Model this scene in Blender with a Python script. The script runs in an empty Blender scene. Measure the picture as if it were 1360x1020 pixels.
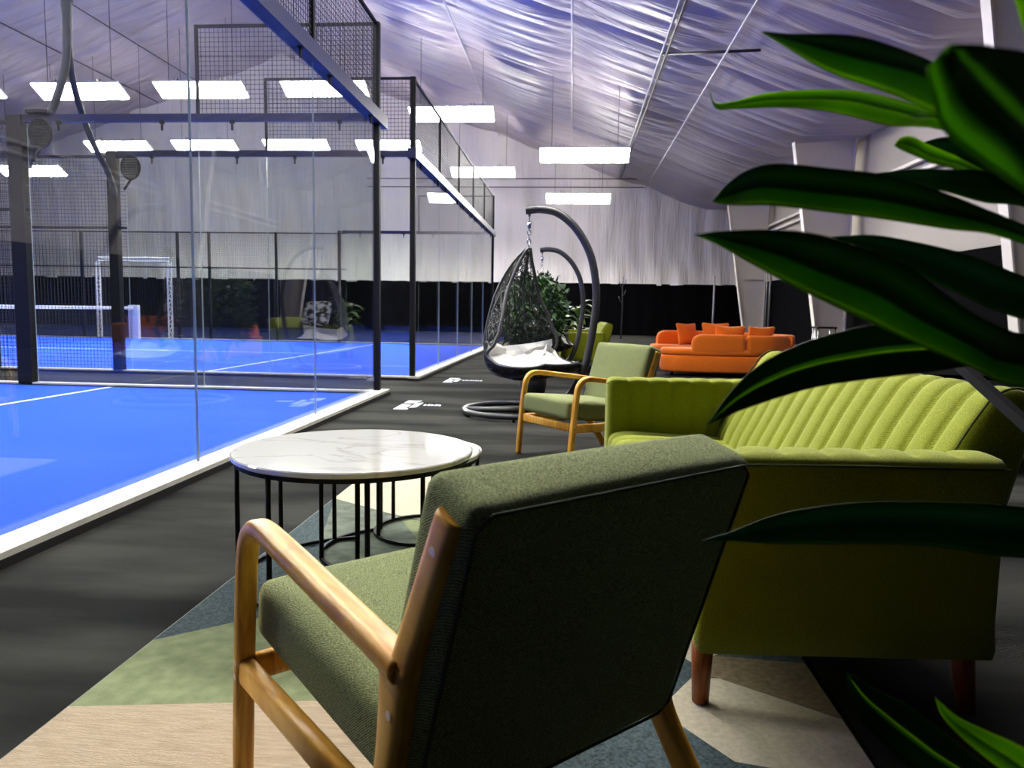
import bpy, bmesh, math, random
from mathutils import Vector, Matrix
from math import sin, cos, pi, radians
random.seed(7)
S = bpy.context.scene
COL = S.collection

# ------------------------------------------------------------ camera, world, exposure
cd = bpy.data.cameras.new('camera'); cam = bpy.data.objects.new('camera', cd); COL.objects.link(cam)
cd.sensor_width = 36.0; cd.lens = 985.0 / 1360.0 * 36.0
cd.clip_start = 0.02; cd.clip_end = 200
yaw, pitch, roll = radians(4.5), radians(5.6), radians(0.95)
fw_ = Vector((-sin(yaw)*cos(pitch), cos(yaw)*cos(pitch), -sin(pitch)))
rt_ = Vector((cos(yaw), sin(yaw), 0)); up_ = rt_.cross(fw_)
r2 = rt_*cos(roll) + up_*sin(roll); u2 = up_*cos(roll) - rt_*sin(roll)
m = Matrix((r2, u2, -fw_)).transposed().to_4x4(); m.translation = Vector((0, 0, .96))
cam.matrix_world = m
cd.dof.use_dof = True; cd.dof.focus_distance = 2.4; cd.dof.aperture_fstop = 7.5
S.camera = cam
wd = bpy.data.worlds.new('world'); S.world = wd; wd.use_nodes = True
wd.node_tree.nodes['Background'].inputs[0].default_value = (.5, .5, .6, 1)
wd.node_tree.nodes['Background'].inputs[1].default_value = 0.004
S.view_settings.view_transform = 'Standard'; S.view_settings.look = 'None'
S.view_settings.gamma = 1; S.view_settings.use_curve_mapping = False
S.view_settings.exposure = 0.38
LAMP = 95.0     # strength of every lamp panel

# ------------------------------------------------------------ materials
def mat(name, col, rough=.6, metal=0, bump=None, var=None, spec=.5, emit=None, coat=0, sheen=0, stretch=None):
    """bump=(scale,strength,dist) ; var=(scale,colour2,contrast) ; stretch = mapping scale"""
    M = bpy.data.materials.new(name); M.use_nodes = True
    N = M.node_tree.nodes; L = M.node_tree.links; P = N['Principled BSDF']
    P.inputs['Base Color'].default_value = (*col, 1); P.inputs['Roughness'].default_value = rough
    P.inputs['Metallic'].default_value = metal; P.inputs['Specular IOR Level'].default_value = spec
    if coat: P.inputs['Coat Weight'].default_value = coat; P.inputs['Coat Roughness'].default_value = .08
    if sheen: P.inputs['Sheen Weight'].default_value = sheen; P.inputs['Sheen Roughness'].default_value = .4
    if emit: P.inputs['Emission Color'].default_value = (*emit[0], 1); P.inputs['Emission Strength'].default_value = emit[1]
    tc = N.new('ShaderNodeTexCoord'); mp = N.new('ShaderNodeMapping'); L.new(tc.outputs['Object'], mp.inputs[0])
    if stretch: mp.inputs['Scale'].default_value = stretch
    if var:
        n = N.new('ShaderNodeTexNoise'); n.inputs['Scale'].default_value = var[0]; n.inputs['Detail'].default_value = 5
        r = N.new('ShaderNodeValToRGB'); c = var[2] if len(var) > 2 else .2
        r.color_ramp.elements[0].position = .5-c; r.color_ramp.elements[1].position = .5+c
        r.color_ramp.elements[0].color = (*col, 1); r.color_ramp.elements[1].color = (*var[1], 1)
        L.new(mp.outputs[0], n.inputs[0]); L.new(n.outputs[0], r.inputs[0]); L.new(r.outputs[0], P.inputs['Base Color'])
    if bump:
        n = N.new('ShaderNodeTexNoise'); n.inputs['Scale'].default_value = bump[0]; n.inputs['Detail'].default_value = 4
        b = N.new('ShaderNodeBump'); b.inputs['Strength'].default_value = bump[1]; b.inputs['Distance'].default_value = bump[2]
        L.new(mp.outputs[0], n.inputs[0]); L.new(n.outputs[0], b.inputs['Height']); L.new(b.outputs[0], P.inputs['Normal'])
    return M

def glass_mat(name, tint):
    M = bpy.data.materials.new(name); M.use_nodes = True
    N = M.node_tree.nodes; L = M.node_tree.links; N.clear()
    o = N.new('ShaderNodeOutputMaterial'); t = N.new('ShaderNodeBsdfTransparent'); g = N.new('ShaderNodeBsdfGlossy')
    t.inputs[0].default_value = (*tint, 1); g.inputs['Roughness'].default_value = 0.01
    x = N.new('ShaderNodeMixShader'); f = N.new('ShaderNodeFresnel'); 
    ge = N.new('ShaderNodeNewGeometry'); mr = N.new('ShaderNodeMapRange'); mr.inputs['To Min'].default_value = 1.5; mr.inputs['To Max'].default_value = 1/1.5
    L.new(ge.outputs['Backfacing'], mr.inputs['Value']); L.new(mr.outputs[0], f.inputs[0])
    L.new(f.outputs[0], x.inputs[0]); L.new(t.outputs[0], x.inputs[1]); L.new(g.outputs[0], x.inputs[2]); L.new(x.outputs[0], o.inputs[0])
    return M

def leaf_mat(name, dark, mid, lime, stripes):
    M = bpy.data.materials.new(name); M.use_nodes = True
    N = M.node_tree.nodes; L = M.node_tree.links; P = N['Principled BSDF']
    uv = N.new('ShaderNodeTexCoord'); sp = N.new('ShaderNodeSeparateXYZ'); L.new(uv.outputs['UV'], sp.inputs[0])
    r = N.new('ShaderNodeValToRGB'); cr = r.color_ramp
    while len(cr.elements) > 1: cr.elements.remove(cr.elements[-1])
    cr.elements[0].position = 0; cr.elements[0].color = (*stripes[0][1], 1)
    for p, c in stripes[1:]:
        e = cr.elements.new(p); e.color = (*c, 1)
    # fine veins running along the blade
    mp = N.new('ShaderNodeMapping'); mp.inputs['Scale'].default_value = (60, 2.0, 1)
    n = N.new('ShaderNodeTexNoise'); n.inputs['Scale'].default_value = 1; n.inputs['Detail'].default_value = 3
    L.new(uv.outputs['UV'], mp.inputs[0]); L.new(mp.outputs[0], n.inputs[0])
    mx = N.new('ShaderNodeMix'); mx.data_type = 'RGBA'; mx.blend_type = 'MULTIPLY'; mx.inputs[0].default_value = .55
    r2_ = N.new('ShaderNodeValToRGB'); r2_.color_ramp.elements[0].position = .3; r2_.color_ramp.elements[1].position = .7
    r2_.color_ramp.elements[0].color = (.35, .4, .35, 1)
    # wander of the stripes
    ad = N.new('ShaderNodeMath'); ad.operation = 'MULTIPLY_ADD'; ad.inputs[1].default_value = .06
    n2 = N.new('ShaderNodeTexNoise'); n2.inputs['Scale'].default_value = 1.5; L.new(uv.outputs['UV'], n2.inputs[0])
    L.new(n2.outputs[0], ad.inputs[0]); L.new(sp.outputs[0], ad.inputs[2])
    L.new(ad.outputs[0], r.inputs[0]); L.new(n.outputs[0], r2_.inputs[0])
    L.new(r.outputs[0], mx.inputs[6]); L.new(r2_.outputs[0], mx.inputs[7]); L.new(mx.outputs[2], P.inputs['Base Color'])
    P.inputs['Roughness'].default_value = .42; P.inputs['Specular IOR Level'].default_value = .35
    b = N.new('ShaderNodeBump'); b.inputs['Strength'].default_value = .25; b.inputs['Distance'].default_value = .002
    L.new(n.outputs[0], b.inputs['Height']); L.new(b.outputs[0], P.inputs['Normal'])
    t = N.new('ShaderNodeBsdfTranslucent'); L.new(mx.outputs[2], t.inputs[0])
    x = N.new('ShaderNodeMixShader'); x.inputs[0].default_value = .55
    L.new(P.outputs[0], x.inputs[1]); L.new(t.outputs[0], x.inputs[2]); L.new(x.outputs[0], N['Material Output'].inputs[0])
    return M

def wood_mat(name, c1, c2, rough=.35):
    M = bpy.data.materials.new(name); M.use_nodes = True
    N = M.node_tree.nodes; L = M.node_tree.links; P = N['Principled BSDF']
    tc = N.new('ShaderNodeTexCoord'); sp = N.new('ShaderNodeSeparateXYZ')
    mp = N.new('ShaderNodeMapping'); mp.inputs['Scale'].default_value = (70, 9, 9)
    n = N.new('ShaderNodeTexNoise'); n.inputs['Scale'].default_value = 1; n.inputs['Detail'].default_value = 6; n.inputs['Distortion'].default_value = .6
    r = N.new('ShaderNodeValToRGB'); r.color_ramp.elements[0].color = (*c1, 1); r.color_ramp.elements[1].color = (*c2, 1)
    r.color_ramp.elements[0].position = .35; r.color_ramp.elements[1].position = .68
    L.new(tc.outputs['Object'], mp.inputs[0]); L.new(mp.outputs[0], n.inputs[0]); L.new(n.outputs[0], r.inputs[0]); L.new(r.outputs[0], P.inputs['Base Color'])
    P.inputs['Roughness'].default_value = rough; P.inputs['Specular IOR Level'].default_value = .3
    return M

def fabric_mat(name, c1, c2, scale, bstr=.5, bdist=.001, sheen=.05, rough=.9):
    """woven cloth: two crossed fine waves plus fleck"""
    M = bpy.data.materials.new(name); M.use_nodes = True
    N = M.node_tree.nodes; L = M.node_tree.links; P = N['Principled BSDF']
    tc = N.new('ShaderNodeTexCoord')
    n = N.new('ShaderNodeTexNoise'); n.inputs['Scale'].default_value = scale*1.3; n.inputs['Detail'].default_value = 2
    n3 = N.new('ShaderNodeTexNoise'); n3.inputs['Scale'].default_value = 4
    r = N.new('ShaderNodeValToRGB'); r.color_ramp.elements[0].color = (*c1, 1); r.color_ramp.elements[1].color = (*c2, 1)
    r.color_ramp.elements[0].position = .38; r.color_ramp.elements[1].position = .62
    w = N.new('ShaderNodeTexWave'); w.bands_direction = 'DIAGONAL'; w.inputs['Scale'].default_value = scale*.45; w.inputs['Distortion'].default_value = 1.2
    a = N.new('ShaderNodeMath'); a.operation = 'MULTIPLY_ADD'; a.inputs[1].default_value = .35
    L.new(tc.outputs['Object'], n.inputs[0]); L.new(tc.outputs['Object'], w.inputs[0]); L.new(tc.outputs['Object'], n3.inputs[0])
    L.new(w.outputs['Fac'], a.inputs[0]); L.new(n.outputs[0], a.inputs[2])
    s = N.new('ShaderNodeMath'); s.operation = 'SUBTRACT'; s.inputs[1].default_value = .17
    L.new(a.outputs[0], s.inputs[0]); L.new(s.outputs[0], r.inputs[0]); L.new(r.outputs[0], P.inputs['Base Color'])
    b = N.new('ShaderNodeBump'); b.inputs['Strength'].default_value = bstr; b.inputs['Distance'].default_value = bdist
    L.new(a.outputs[0], b.inputs['Height']); L.new(b.outputs[0], P.inputs['Normal'])
    P.inputs['Roughness'].default_value = rough; P.inputs['Sheen Weight'].default_value = sheen; P.inputs['Specular IOR Level'].default_value = .2
    return M

def liner_mat(name, col, rough, axis, wscale, strength):
    """glossy vinyl liner whose fine creases run across `axis`"""
    M = bpy.data.materials.new(name); M.use_nodes = True
    N = M.node_tree.nodes; L = M.node_tree.links; P = N['Principled BSDF']
    P.inputs['Base Color'].default_value = (*col, 1); P.inputs['Roughness'].default_value = rough
    P.inputs['Specular IOR Level'].default_value = .6
    tc = N.new('ShaderNodeTexCoord'); h = None
    for sc_, wt in ((1, 1.0), (3.1, .45)):
        mp = N.new('ShaderNodeMapping'); s = [.35*sc_]*3; s[axis] = wscale*sc_; mp.inputs['Scale'].default_value = s
        mp.inputs['Rotation'].default_value = (0, 0, .06*sc_) if axis == 1 else (0, .1*sc_, 0)
        n = N.new('ShaderNodeTexNoise'); n.inputs['Scale'].default_value = 1; n.inputs['Detail'].default_value = 4; n.inputs['Distortion'].default_value = .5
        L.new(tc.outputs['Object'], mp.inputs[0]); L.new(mp.outputs[0], n.inputs[0])
        a = N.new('ShaderNodeMath'); a.operation = 'MULTIPLY_ADD'; a.inputs[1].default_value = wt
        L.new(n.outputs[0], a.inputs[0])
        if h: L.new(h.outputs[0], a.inputs[2])
        else: a.inputs[2].default_value = 0
        h = a
    b = N.new('ShaderNodeBump'); b.inputs['Strength'].default_value = strength; b.inputs['Distance'].default_value = .08
    L.new(h.outputs[0], b.inputs['Height']); L.new(b.outputs[0], P.inputs['Normal'])
    return M

def marble_mat(name):
    M = bpy.data.materials.new(name); M.use_nodes = True
    N = M.node_tree.nodes; L = M.node_tree.links; P = N['Principled BSDF']
    tc = N.new('ShaderNodeTexCoord'); mp = N.new('ShaderNodeMapping'); mp.inputs['Rotation'].default_value = (0, 0, .5); mp.inputs['Scale'].default_value = (1.0, 2.2, 1)
    n = N.new('ShaderNodeTexNoise'); n.inputs['Scale'].default_value = 1.7; n.inputs['Detail'].default_value = 4; n.inputs['Distortion'].default_value = .8
    a = N.new('ShaderNodeMath'); a.operation = 'SUBTRACT'; a.inputs[1].default_value = .5
    ab = N.new('ShaderNodeMath'); ab.operation = 'ABSOLUTE'
    r = N.new('ShaderNodeValToRGB'); r.color_ramp.elements[0].color = (.52, .51, .46, 1); r.color_ramp.elements[1].color = (.68, .67, .61, 1)
    r.color_ramp.elements[0].position = .0; r.color_ramp.elements[1].position = .022
    L.new(tc.outputs['Object'], mp.inputs[0]); L.new(mp.outputs[0], n.inputs[0]); L.new(n.outputs[0], a.inputs[0]); L.new(a.outputs[0], ab.inputs[0])
    L.new(ab.outputs[0], r.inputs[0]); L.new(r.outputs[0], P.inputs['Base Color'])
    P.inputs['Roughness'].default_value = .06; P.inputs['Coat Weight'].default_value = .6; P.inputs['Coat Roughness'].default_value = .03
    return M

DK, MD, LM = (.016, .050, .012), (.11, .27, .016), (.45, .68, .03)
M = dict(
 roof=liner_mat('violet_vinyl_roof_liner', (.50, .45, .49), .36, 1, 5.5, .55),
 farwall=liner_mat('white_vinyl_wall_liner', (.92, .88, .84), .42, 0, 4.5, .8),
 plainwall=mat('beige_panel_wall', (.42, .38, .33), .7, bump=(3, .3, .02)),
 blackpad=mat('black_wall_cloth', (.003, .003, .004), .95, spec=.03, bump=(5, .3, .02)),
 floor=mat('dark_grey_rubber_floor', (.011, .011, .011), .95, spec=.04, var=(1.3, (.040, .040, .036), .11), bump=(140, .35, .003), stretch=(.45, 1.6, 1)),
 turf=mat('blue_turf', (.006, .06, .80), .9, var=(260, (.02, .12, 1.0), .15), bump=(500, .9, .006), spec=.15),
 darkturf=mat('turf_painted_unlit', (.002, .005, .035), .95, spec=.03),  # blue turf with its lack of light put into the colour
 line=mat('white_turf_line', (.75, .78, .85), .9, bump=(500, .6, .004), spec=.2),
 curb=mat('pale_concrete_curb', (.50, .48, .42), .7, var=(9, (.62, .59, .52), .2), bump=(60, .3, .004)),
 curbdark=mat('black_curb_face', (.006, .006, .007), .6),
 navy=mat('navy_coated_steel', (.008, .010, .045), .4, bump=(200, .1, .001)),
 black=mat('black_coated_steel', (.008, .008, .010), .6, spec=.15),
 wire=mat('black_wire', (.012, .012, .016), .5),
 steelgrey=mat('charcoal_tube', (.045, .045, .052), .38, bump=(300, .15, .001)),
 glass=glass_mat('clear_tempered_glass', (.965, .985, .975)),
 glassedge=mat('frosted_glass_edge', (.45, .52, .48), .25, spec=.8),
 chrome=mat('chrome', (.6, .6, .62), .15, 1),
 white=mat('white_paint', (.78, .77, .75), .45),
 column=mat('cream_painted_steel', (.82, .77, .66), .5, var=(6, (.86, .81, .70), .3)),
 flange=mat('white_primed_steel', (.85, .80, .74), .5),
 lampbody=mat('lamp_housing_white', (.7, .7, .7), .4),
 lamp=mat('lit_lamp_diffuser', (1, 1, 1), .5, emit=((1, .975, .90), LAMP)),
 patchlight=mat('added_uplight_strip', (1, 1, 1), .5, emit=((1, .92, .84), 1500.0)),  # added glow for the bright patches on the roof liner
 added_baffle=mat('black_added_baffle', (.01, .01, .01), .8),
 plug=mat('pale_screw_plug', (.78, .62, .45), .4),
 net=mat('black_net_cord', (.012, .012, .014), .8),
 cable=mat('dark_cable_sleeve', (.03, .03, .04), .7, bump=(90, .5, .004)),
 rod=mat('pale_roof_cable', (.62, .60, .62), .5),
 darkrod=mat('dark_roof_cable', (.02, .02, .03), .5),
 wood=wood_mat('honey_varnished_wood', (.55, .24, .022), (.84, .47, .075)),
 walnut=wood_mat('brown_stained_leg', (.16, .045, .014), (.30, .085, .025)),
 sage=fabric_mat('sage_woven_fabric', (.055, .068, .022), (.33, .37, .155), 300, .8, .002),
 seam=mat('dark_green_seam', (.035, .05, .022), .9),
 lime=fabric_mat('lime_velvet_fabric', (.125, .145, .003), (.28, .31, .009), 260, .35, .0012, .12),
 limeseam=mat('olive_seam', (.05, .065, .006), .9),
 orange=fabric_mat('orange_velvet_fabric', (.62, .11, .006), (.85, .20, .012), 120, .3, .002, .15),
 cushion=mat('white_cushion_cloth', (.88, .87, .84), .85, bump=(14, .6, .03)),
 wicker=mat('black_wicker', (.010, .010, .011), .45),
 marble=marble_mat('white_veined_marble'),
 cream=mat('cream_rug_pile', (.46, .40, .28), .95, var=(70, (.62, .56, .42), .25), bump=(420, .8, .006), stretch=(1, 1, 1)),
 tan=mat('tan_rug_pile', (.40, .30, .19), .95, var=(110, (.58, .46, .32), .25), bump=(420, .8, .006), stretch=(.15, 1.6, 1)),
 brown=mat('taupe_rug_pile', (.15, .11, .055), .95, var=(60, (.27, .20, .11), .2), bump=(420, .8, .006)),
 rugsage=mat('sage_rug_pile', (.15, .18, .075), .95, var=(22, (.30, .34, .17), .3), bump=(420, .8, .006)),
 rugteal=mat('teal_rug_pile', (.010, .022, .026), .95, var=(120, (.07, .11, .12), .2), bump=(420, .8, .006)),
 ruggrey=mat('grey_green_rug_pile', (.07, .09, .065), .95, var=(16, (.17, .20, .15), .2), bump=(420, .8, .006)),
 rugedge=mat('rug_edge_binding', (.45, .46, .40), .9),
 leaf_mid=leaf_mat('leaf_green', 0, 0, 0, [(0, MD), (.10, (.30, .52, .02)), (.16, MD), (.45, (.06, .21, .016)), (.52, DK), (.60, DK), (.8, (.03, .11, .014)), (1, DK)]),
 leaf_bright=leaf_mat('leaf_lime_green', 0, 0, 0, [(0, (.02, .07, .006)), (.08, (.42, .62, .03)), (.2, (.18, .42, .012)), (.55, (.27, .48, .016)), (.62, (.05, .15, .008)), (.9, (.26, .52, .02)), (1, LM)]),
 leaf_dark=leaf_mat('leaf_dark_green', 0, 0, 0, [(0, DK), (.07, (.10, .26, .04)), (.13, (.02, .085, .03)), (.5, (.012, .06, .026)), (.8, (.016, .09, .045)), (1, DK)]),
 leaf_stripe=leaf_mat('leaf_green_lime_midstripe', 0, 0, 0, [(0, DK), (.3, (.008, .04, .014)), (.46, (.008, .05, .010)), (.50, LM), (.53, (.05, .18, .01)), (.57, (.14, .32, .015)), (.61, (.008, .05, .012)), (.8, (.012, .06, .025)), (1, DK)]),
 leaf_near=leaf_mat('leaf_broad_dark', 0, 0, 0, [(0, DK), (.32, DK), (.40, (.16, .36, .02)), (.47, DK), (.66, DK), (.78, (.10, .24, .02)), (.88, (.22, .48, .04)), (.95, (.16, .38, .02)), (1, (.10, .28, .01))]),
 bush=mat('ficus_leaf', (.006, .028, .004), .5, var=(6, (.025, .085, .010), .2)),
 bushlight=mat('palm_leaf', (.07, .17, .02), .45, var=(5, (.2, .34, .06), .2)),
 stem=mat('plant_stem', (.06, .045, .02), .8, bump=(30, .6, .01)),
 pot=mat('black_planter', (.012, .012, .013), .5),
 soil=mat('soil', (.02, .014, .01), .95, bump=(60, 1, .02)),
 pattern=mat('black_white_print', (.02, .02, .02), .9, var=(14, (.75, .75, .75), .03)),
 greymetal=mat('brushed_grey_metal', (.28, .29, .30), .4, .3),
)

# ------------------------------------------------------------ helpers
def obj(name, bm, m_, parent=None, smooth=False, mats=None):
    me = bpy.data.meshes.new(name); bm.normal_update(); bm.to_mesh(me); bm.free()
    for k in (mats or [m_]): me.materials.append(k)
    if smooth:
        me.polygons.foreach_set('use_smooth', [len(p.vertices) < 8 for p in me.polygons])
    o = bpy.data.objects.new(name, me); COL.objects.link(o)
    if parent: o.parent = parent
    return o
def share(o, name=None, parent=None, loc=None):
    c = o.copy(); COL.objects.link(c)
    if parent: c.parent = parent
    if loc: c.location = loc
    return c
def tag(o, label, cat, group=None):
    o['label'] = label; o['category'] = cat
    if group: o['group'] = group
    return o
def struct(o): o['kind'] = 'structure'; return o
def empty(name, label, cat, loc=(0, 0, 0), rz=0, group=None):
    e = bpy.data.objects.new(name, None); COL.objects.link(e); e.empty_display_size = .1
    e.location = loc; e.rotation_euler = (0, 0, rz)
    return tag(e, label, cat, group)
def tree(root, loc, rz, label, group=None):
    r = root.copy(); COL.objects.link(r); r.location = loc; r.rotation_euler = (0, 0, rz); r['label'] = label
    if group: r['group'] = group
    for ch in list(root.children):
        c = ch.copy(); COL.objects.link(c); c.parent = r
        for g in list(ch.children):
            d = g.copy(); COL.objects.link(d); d.parent = c
    return r
def box(bm, x0, x1, y0, y1, z0, z1, mi=0, bev=0):
    v = [bm.verts.new(p) for p in ((x0,y0,z0),(x1,y0,z0),(x1,y1,z0),(x0,y1,z0),(x0,y0,z1),(x1,y0,z1),(x1,y1,z1),(x0,y1,z1))]
    fs = [bm.faces.new([v[i] for i in f]) for f in ((3,2,1,0),(4,5,6,7),(0,1,5,4),(1,2,6,5),(2,3,7,6),(3,0,4,7))]
    for f in fs: f.material_index = mi
    if bev:
        es = list({e for f in fs for e in f.edges})
        bmesh.ops.bevel(bm, geom=es, offset=bev, segments=2, affect='EDGES', profile=.5)
    return fs
def bx(name, x0, x1, y0, y1, z0, z1, m_, parent=None, bev=0):
    bm = bmesh.new(); box(bm, x0, x1, y0, y1, z0, z1, 0, bev); return obj(name, bm, m_, parent)
def cr_pts(pts, n):
    """Catmull-Rom through tuples of any length"""
    out = []; P = [tuple(p) for p in pts]
    P = [tuple(2*a-b for a, b in zip(P[0], P[1]))] + P + [tuple(2*a-b for a, b in zip(P[-1], P[-2]))]
    for i in range(1, len(P)-2):
        for k in range(n):
            t = k/n
            out.append(tuple(.5*((2*b)+(c-a)*t+(2*a-5*b+4*c-d)*t*t+(-a+3*b-3*c+d)*t**3) for a, b, c, d in zip(P[i-1], P[i], P[i+1], P[i+2])))
    out.append(P[-2]); return out
def sweep(bm, pts, w, h=None, side=None, sec=10, power=2.0, closed=False, cap=True):
    """pts: Vectors, w/h: half sizes (number or list), side: fixed side axis"""
    pts = [Vector(p) for p in pts]; n = len(pts); h = w if h is None else h
    W_ = w if isinstance(w, (list, tuple)) else [w]*n; H_ = h if isinstance(h, (list, tuple)) else [h]*n
    rings = []; prev = None
    for i, p in enumerate(pts):
        if closed: t = pts[(i+1) % n]-pts[i-1]
        else: t = pts[min(i+1, n-1)]-pts[max(i-1, 0)]
        t = t.normalized() if t.length > 1e-9 else Vector((0, 0, 1))
        if side is not None: a = Vector(side); a = (a-t*a.dot(t)).normalized()
        else:
            if prev is None:
                a = t.cross(Vector((0, 0, 1)));
                if a.length < .1: a = t.cross(Vector((1, 0, 0)))
            else: a = prev-t*prev.dot(t)
            a.normalize(); prev = a
        b = t.cross(a); r = []
        for k in range(sec):
            th = 2*pi*(k+.5)/sec; c, s = cos(th), sin(th)
            c = math.copysign(abs(c)**(2/power), c); s = math.copysign(abs(s)**(2/power), s)
            r.append(bm.verts.new(p+a*c*W_[i]+b*s*H_[i]))
        rings.append(r)
    m_ = n if closed else n-1
    for i in range(m_):
        A, B = rings[i], rings[(i+1) % n]
        for k in range(sec): bm.faces.new((A[k], A[(k+1) % sec], B[(k+1) % sec], B[k]))
    if cap and not closed:
        bm.faces.new(rings[0][::-1]); bm.faces.new(rings[-1])
def tube(name, pts, r, m_, parent=None, sec=8, smooth=True, **k):
    bm = bmesh.new(); sweep(bm, pts, r, sec=sec, **k); return obj(name, bm, m_, parent, smooth)
def cyl(bm, x, y, z0, z1, r, r1=None, sec=16):
    sweep(bm, [(x, y, z0), (x, y, z1)], [r, r if r1 is None else r1], sec=sec)
def soft(name, sx, sy, sz, r, m_, parent=None, puff=(0, 0, 0), n=14, fn=None):
    """cushion: rounded box centred at the origin, half sizes sx,sy,sz"""
    bm = bmesh.new(); vmap = {}
    def V(p):
        k = tuple(round(c, 5) for c in p)
        if k not in vmap:
            q = [c*s for c, s in zip(p, (sx, sy, sz))]
            inn = [max(-(s-r), min(s-r, c)) for c, s in zip(q, (sx, sy, sz))]
            d = Vector([a-b for a, b in zip(q, inn)])
            if d.length > 1e-9: d = d.normalized()*r
            o_ = Vector(inn)+d
            o_.x += p[0]*puff[0]*(1-p[1]**2)*(1-p[2]**2); o_.y += p[1]*puff[1]*(1-p[0]**2)*(1-p[2]**2); o_.z += p[2]*puff[2]*(1-p[0]**2)*(1-p[1]**2)
            if fn: o_ = fn(o_)
            vmap[k] = bm.verts.new(o_)
        return vmap[k]
    g = [-1+2*i/n for i in range(n+1)]
    # concentrate the samples near the edges
    g = [math.copysign(abs(t)**.55, t) if t else 0 for t in g]
    for ax in range(3):
        for sgn in (-1, 1):
            for i in range(n):
                for j in range(n):
                    q = []
                    for a, b in ((g[i], g[j]), (g[i+1], g[j]), (g[i+1], g[j+1]), (g[i], g[j+1])):
                        p = [0, 0, 0]; p[ax] = sgn; p[(ax+1) % 3] = a; p[(ax+2) % 3] = b; q.append(V(p))
                    if sgn < 0: q.reverse()
                    try: bm.faces.new(q)
                    except ValueError: pass
    return obj(name, bm, m_, parent, True)

# ------------------------------------------------------------ room shell
YF, XR, XL, YB = 33.0, 7.4, -33.5, -7.0
def roof_z(x):
    return 12.15-.351*abs(x+13.05) if x < 5.7 else 5.57
STRAPS = [6.2, 3.1, -.15, -3.3, -6.6, -9.9, -13.05, -16.5, -19.8, -23, -26.2, -29.5, -32.5]
def rough_noise(x, y):
    return sin(x*1.3+1.7*sin(y*.7))*.5+sin(y*2.1+x*.6+2)*.5
def roof_fold(x, y):
    d = 9.
    for a, b in zip(STRAPS[:-1], STRAPS[1:]):
        if b <= x <= a: d = (x-b)/(a-b)
    sag = 0 if d > 2 else sin(pi*d)**.8
    yy = y+.35*sag+.25*sin(x*.9)*.3
    ph = (yy/1.25) % 1.0
    big = (yy/5.0) % 1.0
    return -.10*sag-.12*(1-abs(2*ph-1)**1.9)*(.45+.55*sag)+.16*math.exp(-((big-.5)/.022)**2)*(.3+.7*sag)+.05*math.exp(-((ph-.5)/.05)**2)+.018*rough_noise(x*1.5, y*6)
bm = bmesh.new()
xs = [XL+(5.7-XL)*i/120 for i in range(121)]+[XR+.3]; ys = [YB+(YF-YB)*j/900 for j in range(901)]
G = [[bm.verts.new((x, y, roof_z(x)+roof_fold(x, y))) for y in ys] for x in xs]
for i in range(len(xs)-1):
    for j in range(len(ys)-1): bm.faces.new((G[i][j], G[i][j+1], G[i+1][j+1], G[i+1][j]))
struct(obj('ceiling', bm, M['roof'], smooth=True))

def far_y(x, z):
    return YF-.05*abs(sin(x*2.3+.5*sin(z*1.3)))-.03*sin(x*7+z*.8+sin(z*2))-.10*max(0, 1-(z-2.2)/1.0)*abs(sin(x*1.1))
bm = bmesh.new(); NX, NZ = 330, 24; G = []
for i in range(NX+1):
    x = XL+(XR-XL)*i/NX; top = roof_z(x)+.15; G.append([])
    for j in range(NZ+1):
        z = 2.2+(top-2.2)*j/NZ; G[i].append(bm.verts.new((x, far_y(x, z), z+(.03*sin(x*1.4) if j == 0 else 0))))
for i in range(NX):
    for j in range(NZ): bm.faces.new((G[i][j], G[i+1][j], G[i+1][j+1], G[i][j+1]))
struct(obj('wall_far', bm, M['farwall'], smooth=True))
bm = bmesh.new(); NX = 300; G = []
for i in range(NX+1):
    x = XL+(XR-XL)*i/NX; y = YF-.12-.03*sin(x*4)-.02*sin(x*9.7)
    G.append([bm.verts.new((x, y, z)) for z in (0, .7, 1.5, 2.24)])
for i in range(NX):
    for j in range(3): bm.faces.new((G[i][j], G[i+1][j], G[i+1][j+1], G[i][j+1]))
struct(obj('trim_1', bm, M['blackpad'], smooth=True))
bm = bmesh.new(); box(bm, XR, XR+.1, YB, YF, 2.25, 6.2); box(bm, XR+.02, XR+.12, YB, YF, 0, 2.25, 1)
struct(obj('wall_right', bm, None, mats=[M['plainwall'], M['blackpad']]))
bm = bmesh.new(); box(bm, XL-.1, XL, YB, YF, 2.25, 6.2); box(bm, XL-.1, XL, YB, YF, 0, 2.25, 1)
struct(obj('wall_left', bm, None, mats=[M['plainwall'], M['blackpad']]))
bm = bmesh.new(); box(bm, XL, XR, YB-.1, YB, 0, 2.25, 1); box(bm, XL, XR, YB-.1, YB, 2.25, 12.3)
struct(obj('wall_back', bm, None, mats=[M['blackpad'], M['blackpad']]))
bm = bmesh.new(); box(bm, -1.9, XR, -1.4, -1.3, 0, 5.4); struct(obj('wall_light_block', bm, M['blackpad']))  # unseen black wall added behind the camera to keep this corner dark
struct(bx('canopy_light_block', -1.9, XR, -1.3, .95, 2.7, 2.8, M['blackpad']))  # unseen black canopy added overhead to cut light from the roof liner
bm = bmesh.new(); box(bm, XR-.12, XR-.06, -1.3, 9.2, 0, 5.4); struct(obj('side_light_block', bm, M['blackpad']))  # unseen black screen added along the right wall to cut bounce light
struct(bx('floor', XL, XR, YB, YF, -.1, 0, M['floor']))

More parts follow.
